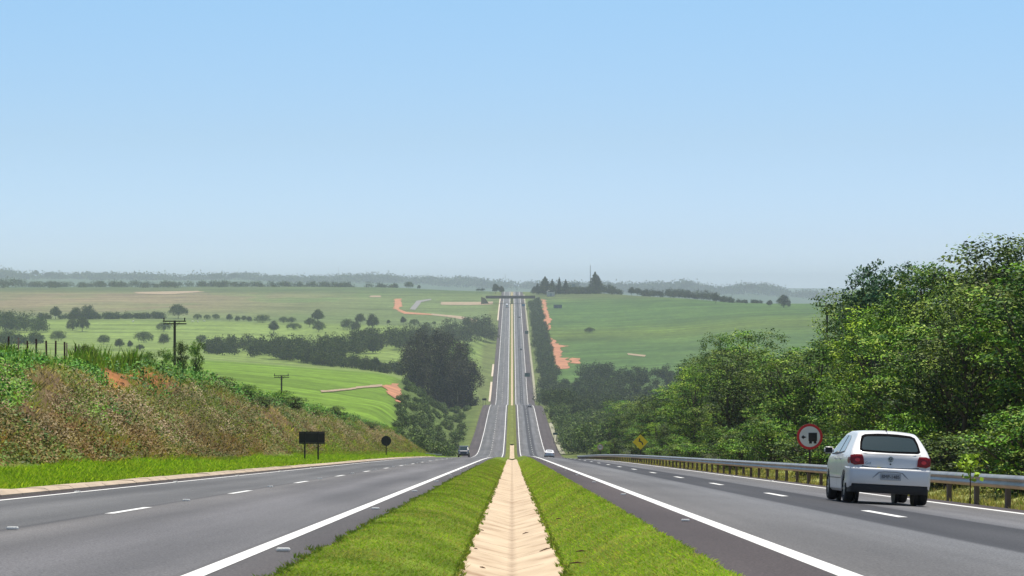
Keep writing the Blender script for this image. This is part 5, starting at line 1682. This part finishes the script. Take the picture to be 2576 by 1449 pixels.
# tree cover of the far hills
rng = np.random.default_rng(88); sp = []
skyl = [(-300, 680), (0, 678), (45, 684), (90, 691), (230, 691), (330, 690), (460, 696), (560, 688), (620, 690), (680, 698), (800, 700), (870, 693), (960, 693), (1060, 700), (1120, 700), (1180, 698), (1230, 708), (1330, 711), (1400, 712), (1540, 713), (1620, 714), (1700, 713), (1730, 708), (1760, 720), (1830, 722), (1890, 714), (1930, 718), (1990, 733), (2080, 738), (2200, 740), (2600, 745)]
sx_, sy_ = np.array(skyl).T
for i in range(560):
    px_ = rng.uniform(-300, 2600); Y = rng.uniform(7900, 8900)
    X = (px_ - CX) / F * Y
    top = np.interp(px_, sx_, sy_) + rng.uniform(-2, 8)
    zt = -(top - CY) / F * Y; z0 = Hs(X, Y)
    h = max(8., min(zt - z0, 22.))
    sp.append((X, Y, zt - h, h, rng.uniform(60, 110)))
o = wood('distant_hills', sp, 'far_green', 89, 7.0, 'blue hazy wooded hills along the whole skyline', 42, 4, .35)
for i, (px_, top, w_, lab) in enumerate([(90, 679, 16, 'tall pale tree on the hazy skyline at the far left'), (122, 684, 24, 'rounded pale tree on the hazy skyline right of the tall one'), (545, 687, 40, 'broad hazy clump of trees on the left skyline'), (588, 686, 26, 'second hazy clump of trees on the left skyline'), (1730, 710, 22, 'rounded hazy tree on the right skyline'), (1893, 715, 34, 'hazy domed tree clump on the right skyline')]):
    lone_tree(px_, top + 16, top, w_, lab, Y=7700., kind=[3, 0, 2, 0, 1, 0][i], trunk=False, name='distant_tree')
    bpy.context.view_layer.objects
for ob in C.objects:
    if ob.name.startswith('distant_tree'):
        px_ = CX + F * ob.location.x / ob.location.y
        top = {90: 679, 122: 684, 545: 687, 588: 686, 1730: 710, 1893: 715}[int(round(px_))]
        ob.location.z = -(top + 16 - CY) / F * ob.location.y
# ------------------------------------------------------------------ vehicles
def body_mesh(L, W, hz, prof, name='body', gh=None, zb=.20, ns=None):
    """lofted body. prof: list of (y, top z, half width) ; gh: (belt z, roof z, roof half width) for tumblehome."""
    belt, roofz, roofw = gh
    ys_ = [p_[0] for p_ in prof]; tp = [p_[1] for p_ in prof]; hw = [p_[2] for p_ in prof]; zbm = [p_[3] for p_ in prof]
    st = ns if ns is not None else np.unique(np.concatenate([np.linspace(ys_[0], ys_[-1], 60), ys_]))
    rings = []
    for y in st:
        T = np.interp(y, ys_, tp); Wd = np.interp(y, ys_, hw); B = np.interp(y, ys_, zbm)
        pts = [(0, B), (Wd * .6, B), (Wd * .93, B + .01), (Wd * .985, B + .06)]
        rad = .07 if T > belt + .08 else .09
        top_side = T - rad
        for s in np.linspace(0.12, 1, 12):
            z = B + .06 + (top_side - B - .06) * s
            if z <= belt:
                w = Wd * (1 - .035 * ((z - .62) / .42) ** 2 * (1 if z > .62 else .6))
            else:
                w0 = Wd * .972
                w = w0 + (roofw * Wd / (W / 2) - w0) * ((z - belt) / (roofz - belt)) ** 1.05
            pts.append((w, z))
        wl = pts[-1][0]
        for a in (25, 50, 75):
            a = math.radians(a)
            pts.append((wl - rad * 1.3 * (1 - math.cos(a)), top_side + rad * math.sin(a) * .92))
        pts.append((wl * .6, T + .006)); pts.append((wl * .3, T + .016)); pts.append((0, T + .02))
        rings.append(pts)
    nr, nc = len(rings), len(rings[0])
    V = []
    for i, r_ in enumerate(rings):
        for x, z in r_: V.append((x, st[i], z))
    full = []
    idx = {}
    bm = bmesh.new()
    vr = [[bm.verts.new(V[i * nc + j]) for j in range(nc)] for i in range(nr)]
    vl = [[vr[i][j] if rings[i][j][0] == 0 else bm.verts.new((-V[i * nc + j][0], V[i * nc + j][1], V[i * nc + j][2])) for j in range(nc)] for i in range(nr)]
    for i in range(nr - 1):
        for j in range(nc - 1):
            bm.faces.new((vr[i][j], vr[i][j + 1], vr[i + 1][j + 1], vr[i + 1][j]))
            bm.faces.new((vl[i][j + 1], vl[i][j], vl[i + 1][j], vl[i + 1][j + 1]))
    for i in (0, nr - 1):
        bm.faces.new(vr[i] + vl[i][::-1][1:-1])
    bmesh.ops.recalc_face_normals(bm, faces=bm.faces)
    return bm

def cut_arches(bm, wheels, r, depth=.26, W=.83):
    """boolean the wheel arches out of the body; the cutter is removed again"""
    me = bpy.data.meshes.new('body'); bm.to_mesh(me); bm.free()
    ob = bpy.data.objects.new('body', me); C.objects.link(ob)
    cb = bmesh.new()
    for y in wheels:
        for s in (-1, 1):
            tube(cb, (s * (W - depth), y, .30), (s * (W + .3), y, .30), r, r, 28)
    bmesh.ops.recalc_face_normals(cb, faces=cb.faces)
    cm = bpy.data.meshes.new('cut'); cb.to_mesh(cm); cb.free()
    co = bpy.data.objects.new('cut', cm); C.objects.link(co)
    md = ob.modifiers.new('b', 'BOOLEAN'); md.operation = 'DIFFERENCE'; md.solver = 'EXACT'; md.object = co
    bpy.context.view_layer.update()
    ev = bpy.data.meshes.new_from_object(ob.evaluated_get(bpy.context.evaluated_depsgraph_get()))
    bpy.data.objects.remove(ob, do_unlink=True); bpy.data.objects.remove(co, do_unlink=True)
    return ev

def decal(name, poly, axis, bvh, mat, parent, off=.006, thick=.0, res=28, plane=None, origin=5.0):
    """panel moulded onto the body: a 2-D outline cast along an axis onto the surface.
    axis 'rear' (x,z cast +y), 'front' (x,z cast -y), 'left' (y,z cast +x), 'right' (y,z cast -x)"""
    pl = np.array(poly, float)
    a0, b0 = pl.min(0); a1, b1 = pl.max(0)
    ga = np.linspace(a0, a1, res); gb = np.linspace(b0, b1, res)
    # signed: keep grid verts inside, plus outline verts
    bm = bmesh.new()
    vv = [bm.verts.new((x, z, 0)) for x, z in pl]
    f = bm.faces.new(vv)
    for ax, g in ((0, ga), (1, gb)):
        for c_ in g[1:-1]:
            nrm = (1, 0, 0) if ax == 0 else (0, 1, 0)
            bmesh.ops.bisect_plane(bm, geom=bm.verts[:] + bm.edges[:] + bm.faces[:], plane_co=(c_, 0, 0) if ax == 0 else (0, c_, 0), plane_no=nrm)
    dirs = {'rear': Vector((0, 1, 0)), 'front': Vector((0, -1, 0)), 'left': Vector((1, 0, 0)), 'right': Vector((-1, 0, 0))}
    d = dirs[axis]
    dead = []
    for v in bm.verts:
        a, b = v.co.x, v.co.y
        o_ = Vector((a, -origin, b)) if axis == 'rear' else Vector((a, origin * 2, b)) if axis == 'front' else Vector((-origin, a, b)) if axis == 'left' else Vector((origin, a, b))
        loc, nr, _, _ = bvh.ray_cast(o_, d)
        if loc is None: dead.append(v); continue
        v.co = loc + (nr if nr.dot(d) < 0 else -nr) * off
    if dead: bmesh.ops.delete(bm, geom=dead, context='VERTS')
    if thick > 0:
        fs = bm.faces[:]
        r_ = bmesh.ops.extrude_face_region(bm, geom=fs)
        for v in [g for g in r_['geom'] if isinstance(g, bmesh.types.BMVert)]:
            v.co -= d * thick
    return bm_obj(name, bm, mat, parent, smooth=True)

def rrect(x0, x1, z0, z1, r=.03, n=4):
    pts = []
    for cx, cz, a0 in ((x1 - r, z1 - r, 0), (x0 + r, z1 - r, 90), (x0 + r, z0 + r, 180), (x1 - r, z0 + r, 270)):
        for i in range(n + 1):
            a = math.radians(a0 + 90 * i / n); pts.append((cx + r * math.cos(a), cz + r * math.sin(a)))
    return pts

def wheel(parent, x, y, r=.30, w=.19, name='wheel'):
    s = 1 if x > 0 else -1
    wo = empty(name, (x, y, r)); wo.parent = parent
    bm = bmesh.new()
    prof = [(r * .62, -w / 2), (r * .9, -w / 2), (r * .98, -w * .36), (r, -w * .2), (r, w * .2), (r * .98, w * .36), (r * .9, w / 2), (r * .62, w / 2)]
    n = 28; rg = []
    for i in range(n):
        t = 2 * PI * i / n
        rg.append([bm.verts.new((px_, q * math.cos(t), q * math.sin(t))) for q, px_ in prof])
    for i in range(n):
        j = (i + 1) % n
        for k_ in range(len(prof)):
            l = (k_ + 1) % len(prof)
            bm.faces.new((rg[i][k_], rg[i][l], rg[j][l], rg[j][k_]))
    bm_obj('tyre', bm, M['rubber'], wo, smooth=True)
    bm = bmesh.new()
    tube(bm, (s * w * .30, 0, 0), (s * w * .40, 0, 0), r * .62, r * .60, 24)
    for i in range(7):
        a = 2 * PI * i / 7
        bx(bm, s * w * .40 if s > 0 else -w * .46, s * w * .46 if s > 0 else -w * .40, -r * .07, r * .07, r * .1, r * .58, rot=Matrix.Rotation(a, 3, 'X'))
    bm_obj('rim', bm, M['rim'], wo)
    return wo

def place_vehicle(o, X, Y, z=None):
    g = grade(Y); roll = math.atan(-.05) if X > 0 else 0
    o.location = (X, Y, (float(R(Y)) + float(roff(X))) + .012)
    rz = o.get('_rz', 0)
    s = Matrix.Rotation(rz, 4, 'Z')
    tilt = Matrix.Rotation(math.atan(g), 4, 'X') @ Matrix.Rotation(-roll, 4, 'Y')
    o.rotation_euler = (tilt @ s).to_euler()

# ---- the white hatchback, rear at y = 0
car = empty('hatchback_car', label='white hatchback driving away in the right lane, rear toward us', cat='car')
HP = [(0.00, .86, .67, .36), (0.012, .93, .745, .33), (.035, .975, .79, .30), (.07, 1.0, .80, .29), (.12, 1.048, .81, .27), (.17, 1.095, .818, .26), (.22, 1.141, .82, .255), (.26, 1.177, .822, .25), (.32, 1.229, .824, .245), (.40, 1.297, .826, .24), (.46, 1.343, .827, .235), (.54, 1.385, .828, .23),
      (.66, 1.415, .83, .22), (1.1, 1.44, .83, .20), (1.7, 1.44, .83, .20), (2.1, 1.40, .83, .20), (2.35, 1.30, .83, .20), (2.95, .98, .825, .20), (3.2, .93, .815, .20), (3.6, .84, .78, .22), (3.8, .72, .70, .24), (3.88, .60, .60, .28)]
bm = body_mesh(3.88, 1.66, 1.45, HP, gh=(.93, 1.42, .56))
bvh_src = bm.copy()
bvh = BVHTree.FromBMesh(bvh_src)
me = cut_arches(bm, (.62, 3.07), .345, .24, .83)
for p_ in me.polygons: p_.use_smooth = True
try: me.set_sharp_from_angle(angle=math.radians(38))
except Exception: pass
body = link_mesh('body', me, car)
body.data.materials.clear(); body.data.materials.append(M['car_paint'])
# bumper shell, proud of the body, with a ledge that catches the sun
def loop_bumper(z0, z1, out, y_in, mat, name, zl=None, hwid=.80, nx=36):
    bm = bmesh.new()
    cols_ = []
    for i in range(nx + 1):
        t = -1 + 2 * i / nx
        ang = abs(t)
        x = hwid * math.copysign(1 - (1 - min(ang * 1.12, 1)) ** 1.0, t) if ang < .8 else math.copysign(hwid * (.895 + .105 * math.sin((ang - .8) / .2 * PI / 2)), t)
        bow = -.015 + .05 * abs(t) ** 3 + (0 if ang < .8 else ((ang - .8) / .2) ** 2 * y_in)
        cols_.append([(x, bow + .06 - out * .2, z1 + .012), (x, bow - out * .8, z1), (x, bow - out, z1 - .03), (x, bow - out, (z0 + z1) / 2), (x, bow - out * .85, z0 + .03), (x, bow - out * .4, z0)])
    vs = [[bm.verts.new(p_) for p_ in c_] for c_ in cols_]
    for i in range(nx):
        for j in range(5): bm.faces.new((vs[i][j], vs[i + 1][j], vs[i + 1][j + 1], vs[i][j + 1]))
    o_ = bm_obj(name, bm, mat, car, smooth=True)
    return o_
loop_bumper(.385, .70, .055, .42, M['car_paint'], 'bumper', hwid=.835)
loop_bumper(.215, .385, .020, .35, M['trim'], 'lower_valance', hwid=.80)
# rear window
decal('window_frame', [(-.60, 1.05), (-.555, 1.015), (-.3, 1.007), (0, 1.005), (.3, 1.007), (.555, 1.015), (.60, 1.05), (.575, 1.20), (.53, 1.325), (.45, 1.362), (.2, 1.384), (0, 1.387), (-.2, 1.384), (-.45, 1.362), (-.53, 1.325), (-.575, 1.20)], 'rear', bvh, M['seal'], car, .004)
rw = decal('rear_window', [(-.555, 1.075), (-.52, 1.048), (0, 1.036), (.52, 1.048), (.555, 1.075), (.53, 1.19), (.485, 1.29), (.42, 1.312), (0, 1.33), (-.42, 1.312), (-.485, 1.29), (-.53, 1.19)], 'rear', bvh, M['glass'], car, .009)
bm = bmesh.new(); tube(bm, (.02, .135, 1.045), (.12, .15, 1.05), .018, .014, 8); tube(bm, (.10, .15, 1.045), (.40, .19, 1.09), .011, .007, 6); tube(bm, (.18, .165, 1.06), (.44, .205, 1.10), .014, .012, 6)
bm_obj('wiper', bm, M['trim'], car)
# tail lamps
for s in (-1, 1):
    pts = [(s * .52, .765), (s * .70, .745), (s * .775, .78), (s * .79, .86), (s * .775, .93), (s * .70, .955), (s * .565, .955), (s * .535, .90)]
    lp = decal('tail_lamp', pts, 'rear', bvh, M['lamp_red'], car, .012, .012)
    decal('reflector', [(s * (.65 + .05 * math.cos(a)), .845 + .035 * math.sin(a)) for a in np.linspace(0, 2 * PI, 14)[:-1]], 'rear', bvh, M['lamp_bright'], lp, .028)
    pts = [(.055, .78), (.10, .77), (.22, .82), (.21, .88), (.12, .90), (.06, .89)]
    decal('lamp_side', pts, 'left' if s < 0 else 'right', bvh, M['lamp_red'], lp, .007)
# tailgate shut lines, handle, emblem, badge, plate
def seam(pts, w=.006, axis='rear', off=.006, name='shut_line', mat='trim', par=None):
    poly = []
    P2 = [Vector(p_) for p_ in pts]
    for i, p_ in enumerate(P2):
        d = (P2[min(i + 1, len(P2) - 1)] - P2[max(i - 1, 0)]).normalized(); poly.append(p_ + Vector((-d.y, d.x)) * w / 2)
    for i in range(len(P2) - 1, -1, -1):
        d = (P2[min(i + 1, len(P2) - 1)] - P2[max(i - 1, 0)]).normalized(); poly.append(P2[i] - Vector((-d.y, d.x)) * w / 2)
    return decal(name, [tuple(q) for q in poly], axis, bvh, M[mat], par or car, off, res=12)
seam([(-.56, .735), (-.40, .715), (0, .706), (.40, .715), (.56, .735)], .014)
seam([(-.60, .985), (-.3, .972), (0, .97), (.3, .972), (.60, .985)], .006)
bm = bmesh.new()
yb = bvh.ray_cast(Vector((0, -5, .885)), Vector((0, 1, 0)))[0].y - .012
ring(bm, .046, .058, yb, 28, 0, .885)
em = bm_obj('emblem', bm, M['chrome'], car)
bm = bmesh.new()
stroke(bm, [(-.026, .925), (0, .888), (.026, .925)], .011, yb - .003, yb + .003)
stroke(bm, [(-.042, .90), (-.022, .85), (0, .882), (.022, .85), (.042, .90)], .010, yb - .003, yb + .003)
bm_obj('monogram', bm, M['chrome'], em)
bm = bmesh.new(); disc(bm, .043, yb + .004, yb + .008, 24, 0, .885); bm_obj('emblem_ground', bm, M['black_ink'], em)
bm = bmesh.new(); disc(bm, .016, -.012, .02, 16, 0, .79); bm_obj('lock', bm, M['trim'], car)
text_mesh('Gol', .075, -.008, car, M['chrome'], -.44, .79, 'badge')
pl = bmesh.new(); prism_y(pl, rrect(-.205, .205, .475, .610, .012), -.094, -.080)
plo = bm_obj('number_plate', pl, M['plate'], car)
text_mesh('BMP-1485', .098, -.0965, plo, M['black_ink'], 0, .538, 'plate_number', .88)
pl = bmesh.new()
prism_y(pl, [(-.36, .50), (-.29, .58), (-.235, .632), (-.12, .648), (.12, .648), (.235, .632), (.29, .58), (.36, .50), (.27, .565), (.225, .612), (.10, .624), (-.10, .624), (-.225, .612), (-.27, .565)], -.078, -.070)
bm_obj('plate_recess_shade', pl, plain('recess_shade', (.30, .31, .33), .5), car)  # grey strip that colours in the shade along the plate recess edge
pl = bmesh.new(); bx(pl, -.26, -.19, -.030, -.020, .703, .718); bm_obj('sticker', pl, M['sign_yellow'], car)
# side windows, left and right
for ax, s in (('left', -1), ('right', 1)):
    decal('side_window', [(.98, 1.02), (1.62, .985), (1.62, 1.335), (1.30, 1.335), (1.10, 1.27)], ax, bvh, M['glass_pale'], car, .006)
    decal('side_window', [(1.70, .985), (2.62, .965), (2.72, .985), (2.42, 1.20), (2.18, 1.31), (1.95, 1.34), (1.70, 1.34)], ax, bvh, M['glass_pale'], car, .006)
    decal('window_pillar', [(1.62, .98), (1.70, .98), (1.70, 1.34), (1.62, 1.34)], ax, bvh, M['trim'], car, .008)
    seam([(.96, 1.005), (1.6, .970), (2.74, .955)], .022, ax, .008, 'window_strip')
    seam([(1.66, .30), (1.66, .96)], .008, ax, .004); seam([(1.0, .62), (1.0, 1.0)], .008, ax, .004)
    seam([(.98, .50), (1.6, .50), (2.7, .50)], .04, ax, .010, 'side_moulding', 'car_paint')
    seam([(.98, .472), (1.6, .472), (2.7, .472)], .012, ax, .008, 'side_crease', 'trim')
    for y in (1.12, 1.82):
        bm = bmesh.new(); bx(bm, s * .83 - .02, s * .83 + .02, y, y + .17, .84, .875, bevel=.008); bm_obj('door_handle', bm, M['car_paint'], car)
    bm = bmesh.new(); bx(bm, min(s * .80, s * 1.0), max(s * .80, s * 1.0), 2.42, 2.50, .955, 1.095, bevel=.03)
    mi = bm_obj('mirror', bm, M['car_paint'], car, smooth=True)
    bm = bmesh.new(); bx(bm, min(s * .84, s * .985), max(s * .84, s * .985), 2.405, 2.418, .97, 1.08, bevel=.004); bm_obj('mirror_glass', bm, M['black_ink'], mi)
    # arch lining
    for y in (.62, 3.07):
        bm = bmesh.new(); tube(bm, (s * .55, y, .30), (s * .62, y, .30), .34, .34, 24); bm_obj('arch_lining', bm, M['trim'], car)
        wheel(car, s * .725, y)
decal('windscreen', [(-.60, 1.0), (.60, 1.0), (.52, 1.32), (-.52, 1.32)], 'front', bvh, M['glass'], car, .006)
for s in (-1, 1): decal('headlamp', [(s * .42, .66), (s * .62, .64), (s * .66, .74), (s * .46, .78)], 'front', bvh, M['clear_lens'], car, .006)
bm = bmesh.new(); tube(bm, (0, .72, 1.43), (0, .52, 1.72), .007, .004, 6); tube(bm, (0, .74, 1.425), (0, .70, 1.46), .022, .012, 8); bm_obj('antenna', bm, M['trim'], car)
bm = bmesh.new(); tube(bm, (-.42, -.02, .27), (-.42, .2, .27), .03, .03, 10); bm_obj('exhaust', bm, M['post_steel'], car)
place_vehicle(car, 7.40, 48.4)
bvh_src.free()

# ---- other vehicles, small in the picture
def simple_car(label, X, Y, paint, prof, gh, facing, L, W, win_rear, win_side, extra=None, cat='car', wr=.31, wy=(.7, 3.2), name='car'):
    o = empty(name, label=label, cat=cat)
    bm = body_mesh(L, W, 1.5, prof, gh=gh)
    src = bm.copy(); bv = BVHTree.FromBMesh(src)
    me = bpy.data.meshes.new('body'); bm.to_mesh(me); bm.free()
    for p_ in me.polygons: p_.use_smooth = True
    try: me.set_sharp_from_angle(angle=math.radians(40))
    except Exception: pass
    link_mesh('body', me, o, paint)
    decal('rear_window', win_rear, 'rear', bv, M['glass'], o, .01)
    for ax in ('left', 'right'): decal('side_window', win_side, ax, bv, M['glass'], o, .01)
    fw = [(-W * .36, gh[0] + .06), (W * .36, gh[0] + .06), (W * .31, gh[1] - .10), (-W * .31, gh[1] - .10)]
    decal('windscreen', fw, 'front', bv, M['glass'], o, .01)
    for s in (-1, 1):
        decal('headlamp', [(s * W * .27, .62), (s * W * .41, .62), (s * W * .42, .76), (s * W * .29, .78)], 'front', bv, M['clear_lens'], o, .01)
        decal('tail_lamp', [(s * W * .36, .72), (s * W * .46, .72), (s * W * .46, .90), (s * W * .37, .90)], 'rear', bv, M['lamp_red'], o, .012)
        for y in wy: wheel(o, s * (W / 2 - .09), y, wr, .2)
    bm = bmesh.new(); bx(bm, -W * .42, W * .42, -.04, .05, .28, .40, bevel=.02); bm_obj('lower_bumper', bm, M['trim'], o)
    bm = bmesh.new(); bx(bm, -W * .36, W * .36, L - .10, L + .015, .28, .52, bevel=.02); bm_obj('grille', bm, M['trim'], o)
    bm = bmesh.new(); bx(bm, -.2, .2, -.055, -.041, .50, .62); bm_obj('number_plate', bm, M['plate'], o)
    if extra: extra(o, bv)
    o['_rz'] = PI if facing < 0 else 0.0
    place_vehicle(o, X, Y)
    del o['_rz']
    src.free()
    return o
SED = [(0, .70, .70, .34), (.05, .92, .78, .30), (.15, .98, .81, .26), (.62, 1.03, .83, .22), (.75, 1.08, .83, .2), (1.25, 1.36, .83, .2), (1.6, 1.41, .83, .2), (2.2, 1.40, .83, .2), (2.5, 1.32, .83, .2), (3.1, .98, .83, .2), (3.5, .90, .81, .2), (4.0, .78, .76, .22), (4.15, .6, .66, .28)]
simple_car('white saloon far down the right shoulder before the dip', (1382 - CX) / F * 418, 418, M['car_paint'], SED, (.92, 1.40, .58), 1, 4.15, 1.68,
  [(-.48, 1.14), (.48, 1.14), (.42, 1.27), (-.42, 1.27)], [(1.0, 1.0), (2.9, .98), (2.5, 1.24), (1.7, 1.34), (1.3, 1.28)])
SUV = [(0, .80, .78, .40), (.04, 1.05, .86, .36), (.15, 1.62, .87, .34), (.4, 1.72, .88, .32), (1.5, 1.76, .88, .30), (2.6, 1.74, .88, .30), (2.9, 1.62, .88, .30), (3.3, 1.20, .88, .30), (3.6, 1.10, .88, .30), (4.2, 1.04, .86, .32), (4.4, .92, .80, .36), (4.45, .7, .72, .4)]
def suv_x(o, bv):
    decal('bonnet_panel', [(-.6, .98), (.6, .98), (.6, 1.06), (-.6, 1.06)], 'front', bv, plain('silver_paint', (.55, .57, .58), .3, coat=.5), o, .012)
    bm = bmesh.new(); bx(bm, -.74, .74, .35, 2.86, 1.64, 1.82, bevel=.04); bm_obj('roof_panel', bm, M['car_paint'], o)
simple_car('dark off-road vehicle with white roof coming toward us over the crest', (1167.5 - CX) / F * 385, 385, M['dark_paint'], SUV, (1.08, 1.74, .66), -1, 4.45, 1.78,
  [(-.6, 1.15), (.6, 1.15), (.55, 1.55), (-.55, 1.55)], [(.3, 1.15), (3.0, 1.15), (2.7, 1.55), (.4, 1.6)], suv_x, wr=.38, wy=(.8, 3.5), name='off_road_vehicle')
simple_car('small grey car on the right carriageway at the second crest', 7.6, 1066, M['grey_paint'], SED, (.92, 1.40, .58), 1, 4.15, 1.68,
  [(-.56, 1.08), (.56, 1.08), (.48, 1.30), (-.48, 1.30)], [(1.0, 1.0), (2.9, .98), (2.5, 1.24), (1.7, 1.34), (1.3, 1.28)])
simple_car('tiny dark car climbing the right carriageway beyond the valley', (1310.5 - CX) / F * 1960, 1960, M['dark_paint'], SED, (.92, 1.40, .58), 1, 4.15, 1.68,
  [(-.56, 1.08), (.56, 1.08), (.48, 1.30), (-.48, 1.30)], [(1.0, 1.0), (2.9, .98), (2.5, 1.24), (1.7, 1.34), (1.3, 1.28)])
simple_car('tiniest dark car high on the climb in the right carriageway', (1307 - CX) / F * 2400, 2400, M['dark_paint'], SED, (.92, 1.40, .58), 1, 4.15, 1.68,
  [(-.56, 1.08), (.56, 1.08), (.48, 1.30), (-.48, 1.30)], [(1.0, 1.0), (2.9, .98), (2.5, 1.24), (1.7, 1.34), (1.3, 1.28)])
# white lorry coming down under the overpass
Yk = 2600.
t = empty('lorry', label='white lorry coming down the left carriageway near the overpass', cat='lorry')
bm = bmesh.new(); bx(bm, -1.25, 1.25, 2.3, 9.5, .95, 3.6, bevel=.05); bm_obj('cargo_box', bm, M['roof_white'], t)
bm = bmesh.new(); bx(bm, -1.2, 1.2, 0, 2.1, .6, 2.7, bevel=.15); bm_obj('cab', bm, M['roof_white'], t)
bm = bmesh.new(); bx(bm, -1.05, 1.05, -.02, .02, 1.65, 2.4, bevel=.01); bm_obj('windscreen', bm, M['glass'], t)
bm = bmesh.new(); bx(bm, -1.2, 1.2, -.08, .25, .35, .85, bevel=.03); bm_obj('bumper', bm, M['trim'], t)
for s in (-1, 1):
    for y in (1.0, 6.8, 8.1): wheel(t, s * 1.05, y, .5, .28)
t.location = ((1275.5 - CX) / F * Yk, Yk, float(R(Yk)) + .02); t.rotation_euler = (math.atan(grade(Yk)), 0, 0)

# grazing cattle, pale specks on the pasture
def cow_mesh():
    me = bpy.data.meshes.new('body')
    vs = [(0, 0, 1.15), (.45, 0, 1.2), (.9, 0, 1.2), (1.25, 0, 1.15), (-.35, 0, 1.15), (1.6, 0, .95), (1.85, 0, .60), (1.98, 0, .40),
          (-.3, .22, .75), (-.33, .22, .38), (-.3, .22, .03), (-.3, -.22, .75), (-.33, -.22, .38), (-.3, -.22, .03), (1.1, .2, .7), (1.1, .2, .35), (1.12, .2, .03), (1.1, -.2, .7), (1.1, -.2, .35), (1.12, -.2, .03), (-.55, 0, 1.0), (-.6, 0, .5)]
    ed = [(0, 1), (1, 2), (2, 3), (0, 4), (3, 5), (5, 6), (6, 7), (4, 8), (8, 9), (9, 10), (4, 11), (11, 12), (12, 13), (3, 14), (14, 15), (15, 16), (3, 17), (17, 18), (18, 19), (4, 20), (20, 21)]
    rd = [.34, .37, .36, .34, .28, .2, .15, .11, .15, .07, .06, .15, .07, .06, .13, .07, .06, .13, .07, .06, .06, .03]
    me.from_pydata(vs, ed, [])
    ob = bpy.data.objects.new('tmp', me); C.objects.link(ob)
    md = ob.modifiers.new('s', 'SKIN'); sk = me.skin_vertices[0].data
    for i, r_ in enumerate(rd): sk[i].radius = (r_, r_)
    sk[0].use_root = True
    s2 = ob.modifiers.new('u', 'SUBSURF'); s2.levels = 1; s2.render_levels = 1
    bpy.context.view_layer.update()
    ev = bpy.data.meshes.new_from_object(ob.evaluated_get(bpy.context.evaluated_depsgraph_get()))
    bpy.data.objects.remove(ob, do_unlink=True)
    ev.materials.clear(); ev.materials.append(M['cattle'])
    return ev
cow = cow_mesh()
for i, (px_, py_, lab) in enumerate([(483, 811.5, 'pale cow'), (497, 812, 'white cow'), (515, 810, 'white cow'), (336, 811, 'white cow')]):
    X, Y = hitx(px_, py_, 1500, 2600)
    c_ = bpy.data.objects.new('cow', cow); C.objects.link(c_); c_.location = (X, Y, Hs(X, Y)); c_.rotation_euler = (0, 0, i * 1.4)
    tag(c_, ['white cow grazing left in the herd on the upper pasture', 'white cow in the middle of the small herd on the upper pasture', 'white cow grazing right in the herd on the upper pasture', 'white cow apart from the herd, near the hedgerow'][i], 'cow')

# sticks and litter lying on the channel and turf
rg = np.random.default_rng(12)
lit = [(1322, 1343, .10, .3, 1), (1213, 1336, .06, .6, 1), (1372, 1385, .16, .35, 1), (1197, 1383, .05, .5, 1), (1214, 1431, .07, .6, 1), (1462, 1390, .12, .4, 0), (1405, 1307, .08, .2, 0), (1450, 1420, .14, .2, 0)]
for i, (px_, py_, L_, a_, ch) in enumerate(lit):
    # intersect with channel or turf surface
    Ys = np.linspace(18, 120, 2000); Xs = (px_ - CX) / F * Ys
    if ch: zz = R(Ys) + np.interp(np.abs(Xs), [0, .28, .56], [-.395, -.325, -.255])
    else: zz = med_z(Xs, Ys) + .03
    d_ = -(py_ - CY) / F * Ys - zz
    j = int(np.argmax(d_ < 0))
    X, Y, z = Xs[j], Ys[j], zz[j] + .012
    bm = bmesh.new(); tube(bm, (-L_ / 2, 0, 0), (0, .005, .004), .005, .009, 6); tube(bm, (0, .005, .004), (L_ / 2, -.004, 0), .009, .004, 6); tube(bm, (0, 0, .004), (L_ * .2, .04, .008), .005, .003, 5)
    s_ = bm_obj('twig', bm, M['twig'])
    s_.location = (X, Y, z); s_.rotation_euler = (0, (-.25 if X > 0 else .25) if ch else 0, a_)
    tag(s_, ['dark twig on the right slope of the channel, farther one', 'short twig on the left slope of the channel, farthest', 'long dark stick on the right lip of the channel', 'tiny twig on the left slope of the channel, middle one',
             'bent twig on the left slope nearest the bottom edge', 'dark stick lying on the right turf near the channel', 'small dark twig on the right turf, farther up', 'thin stick on the right turf near the bottom edge'][i], 'twig')

# ------------------------------------------------------------------ haze
def haze(x0, x1, y0, y1, z0, z1, dens):
    bm = bmesh.new(); bx(bm, x0, x1, y0, y1, z0, z1)
    m = bpy.data.materials.new('haze'); m.use_nodes = True
    nt = m.node_tree; nt.nodes.clear()
    o = nt.nodes.new('ShaderNodeOutputMaterial'); v = nt.nodes.new('ShaderNodeVolumePrincipled')
    v.inputs['Color'].default_value = (.80, .90, 1.0, 1)
    v.inputs['Density'].default_value = dens
    v.inputs['Anisotropy'].default_value = 0.0
    nt.links.new(v.outputs[0], o.inputs['Volume'])
    tag(bm_obj('haze', bm, m), kind='stuff')
haze(-9200, 9200, -70, 14150, float(ZZ.min()) - 3, 75, 1.0e-4)
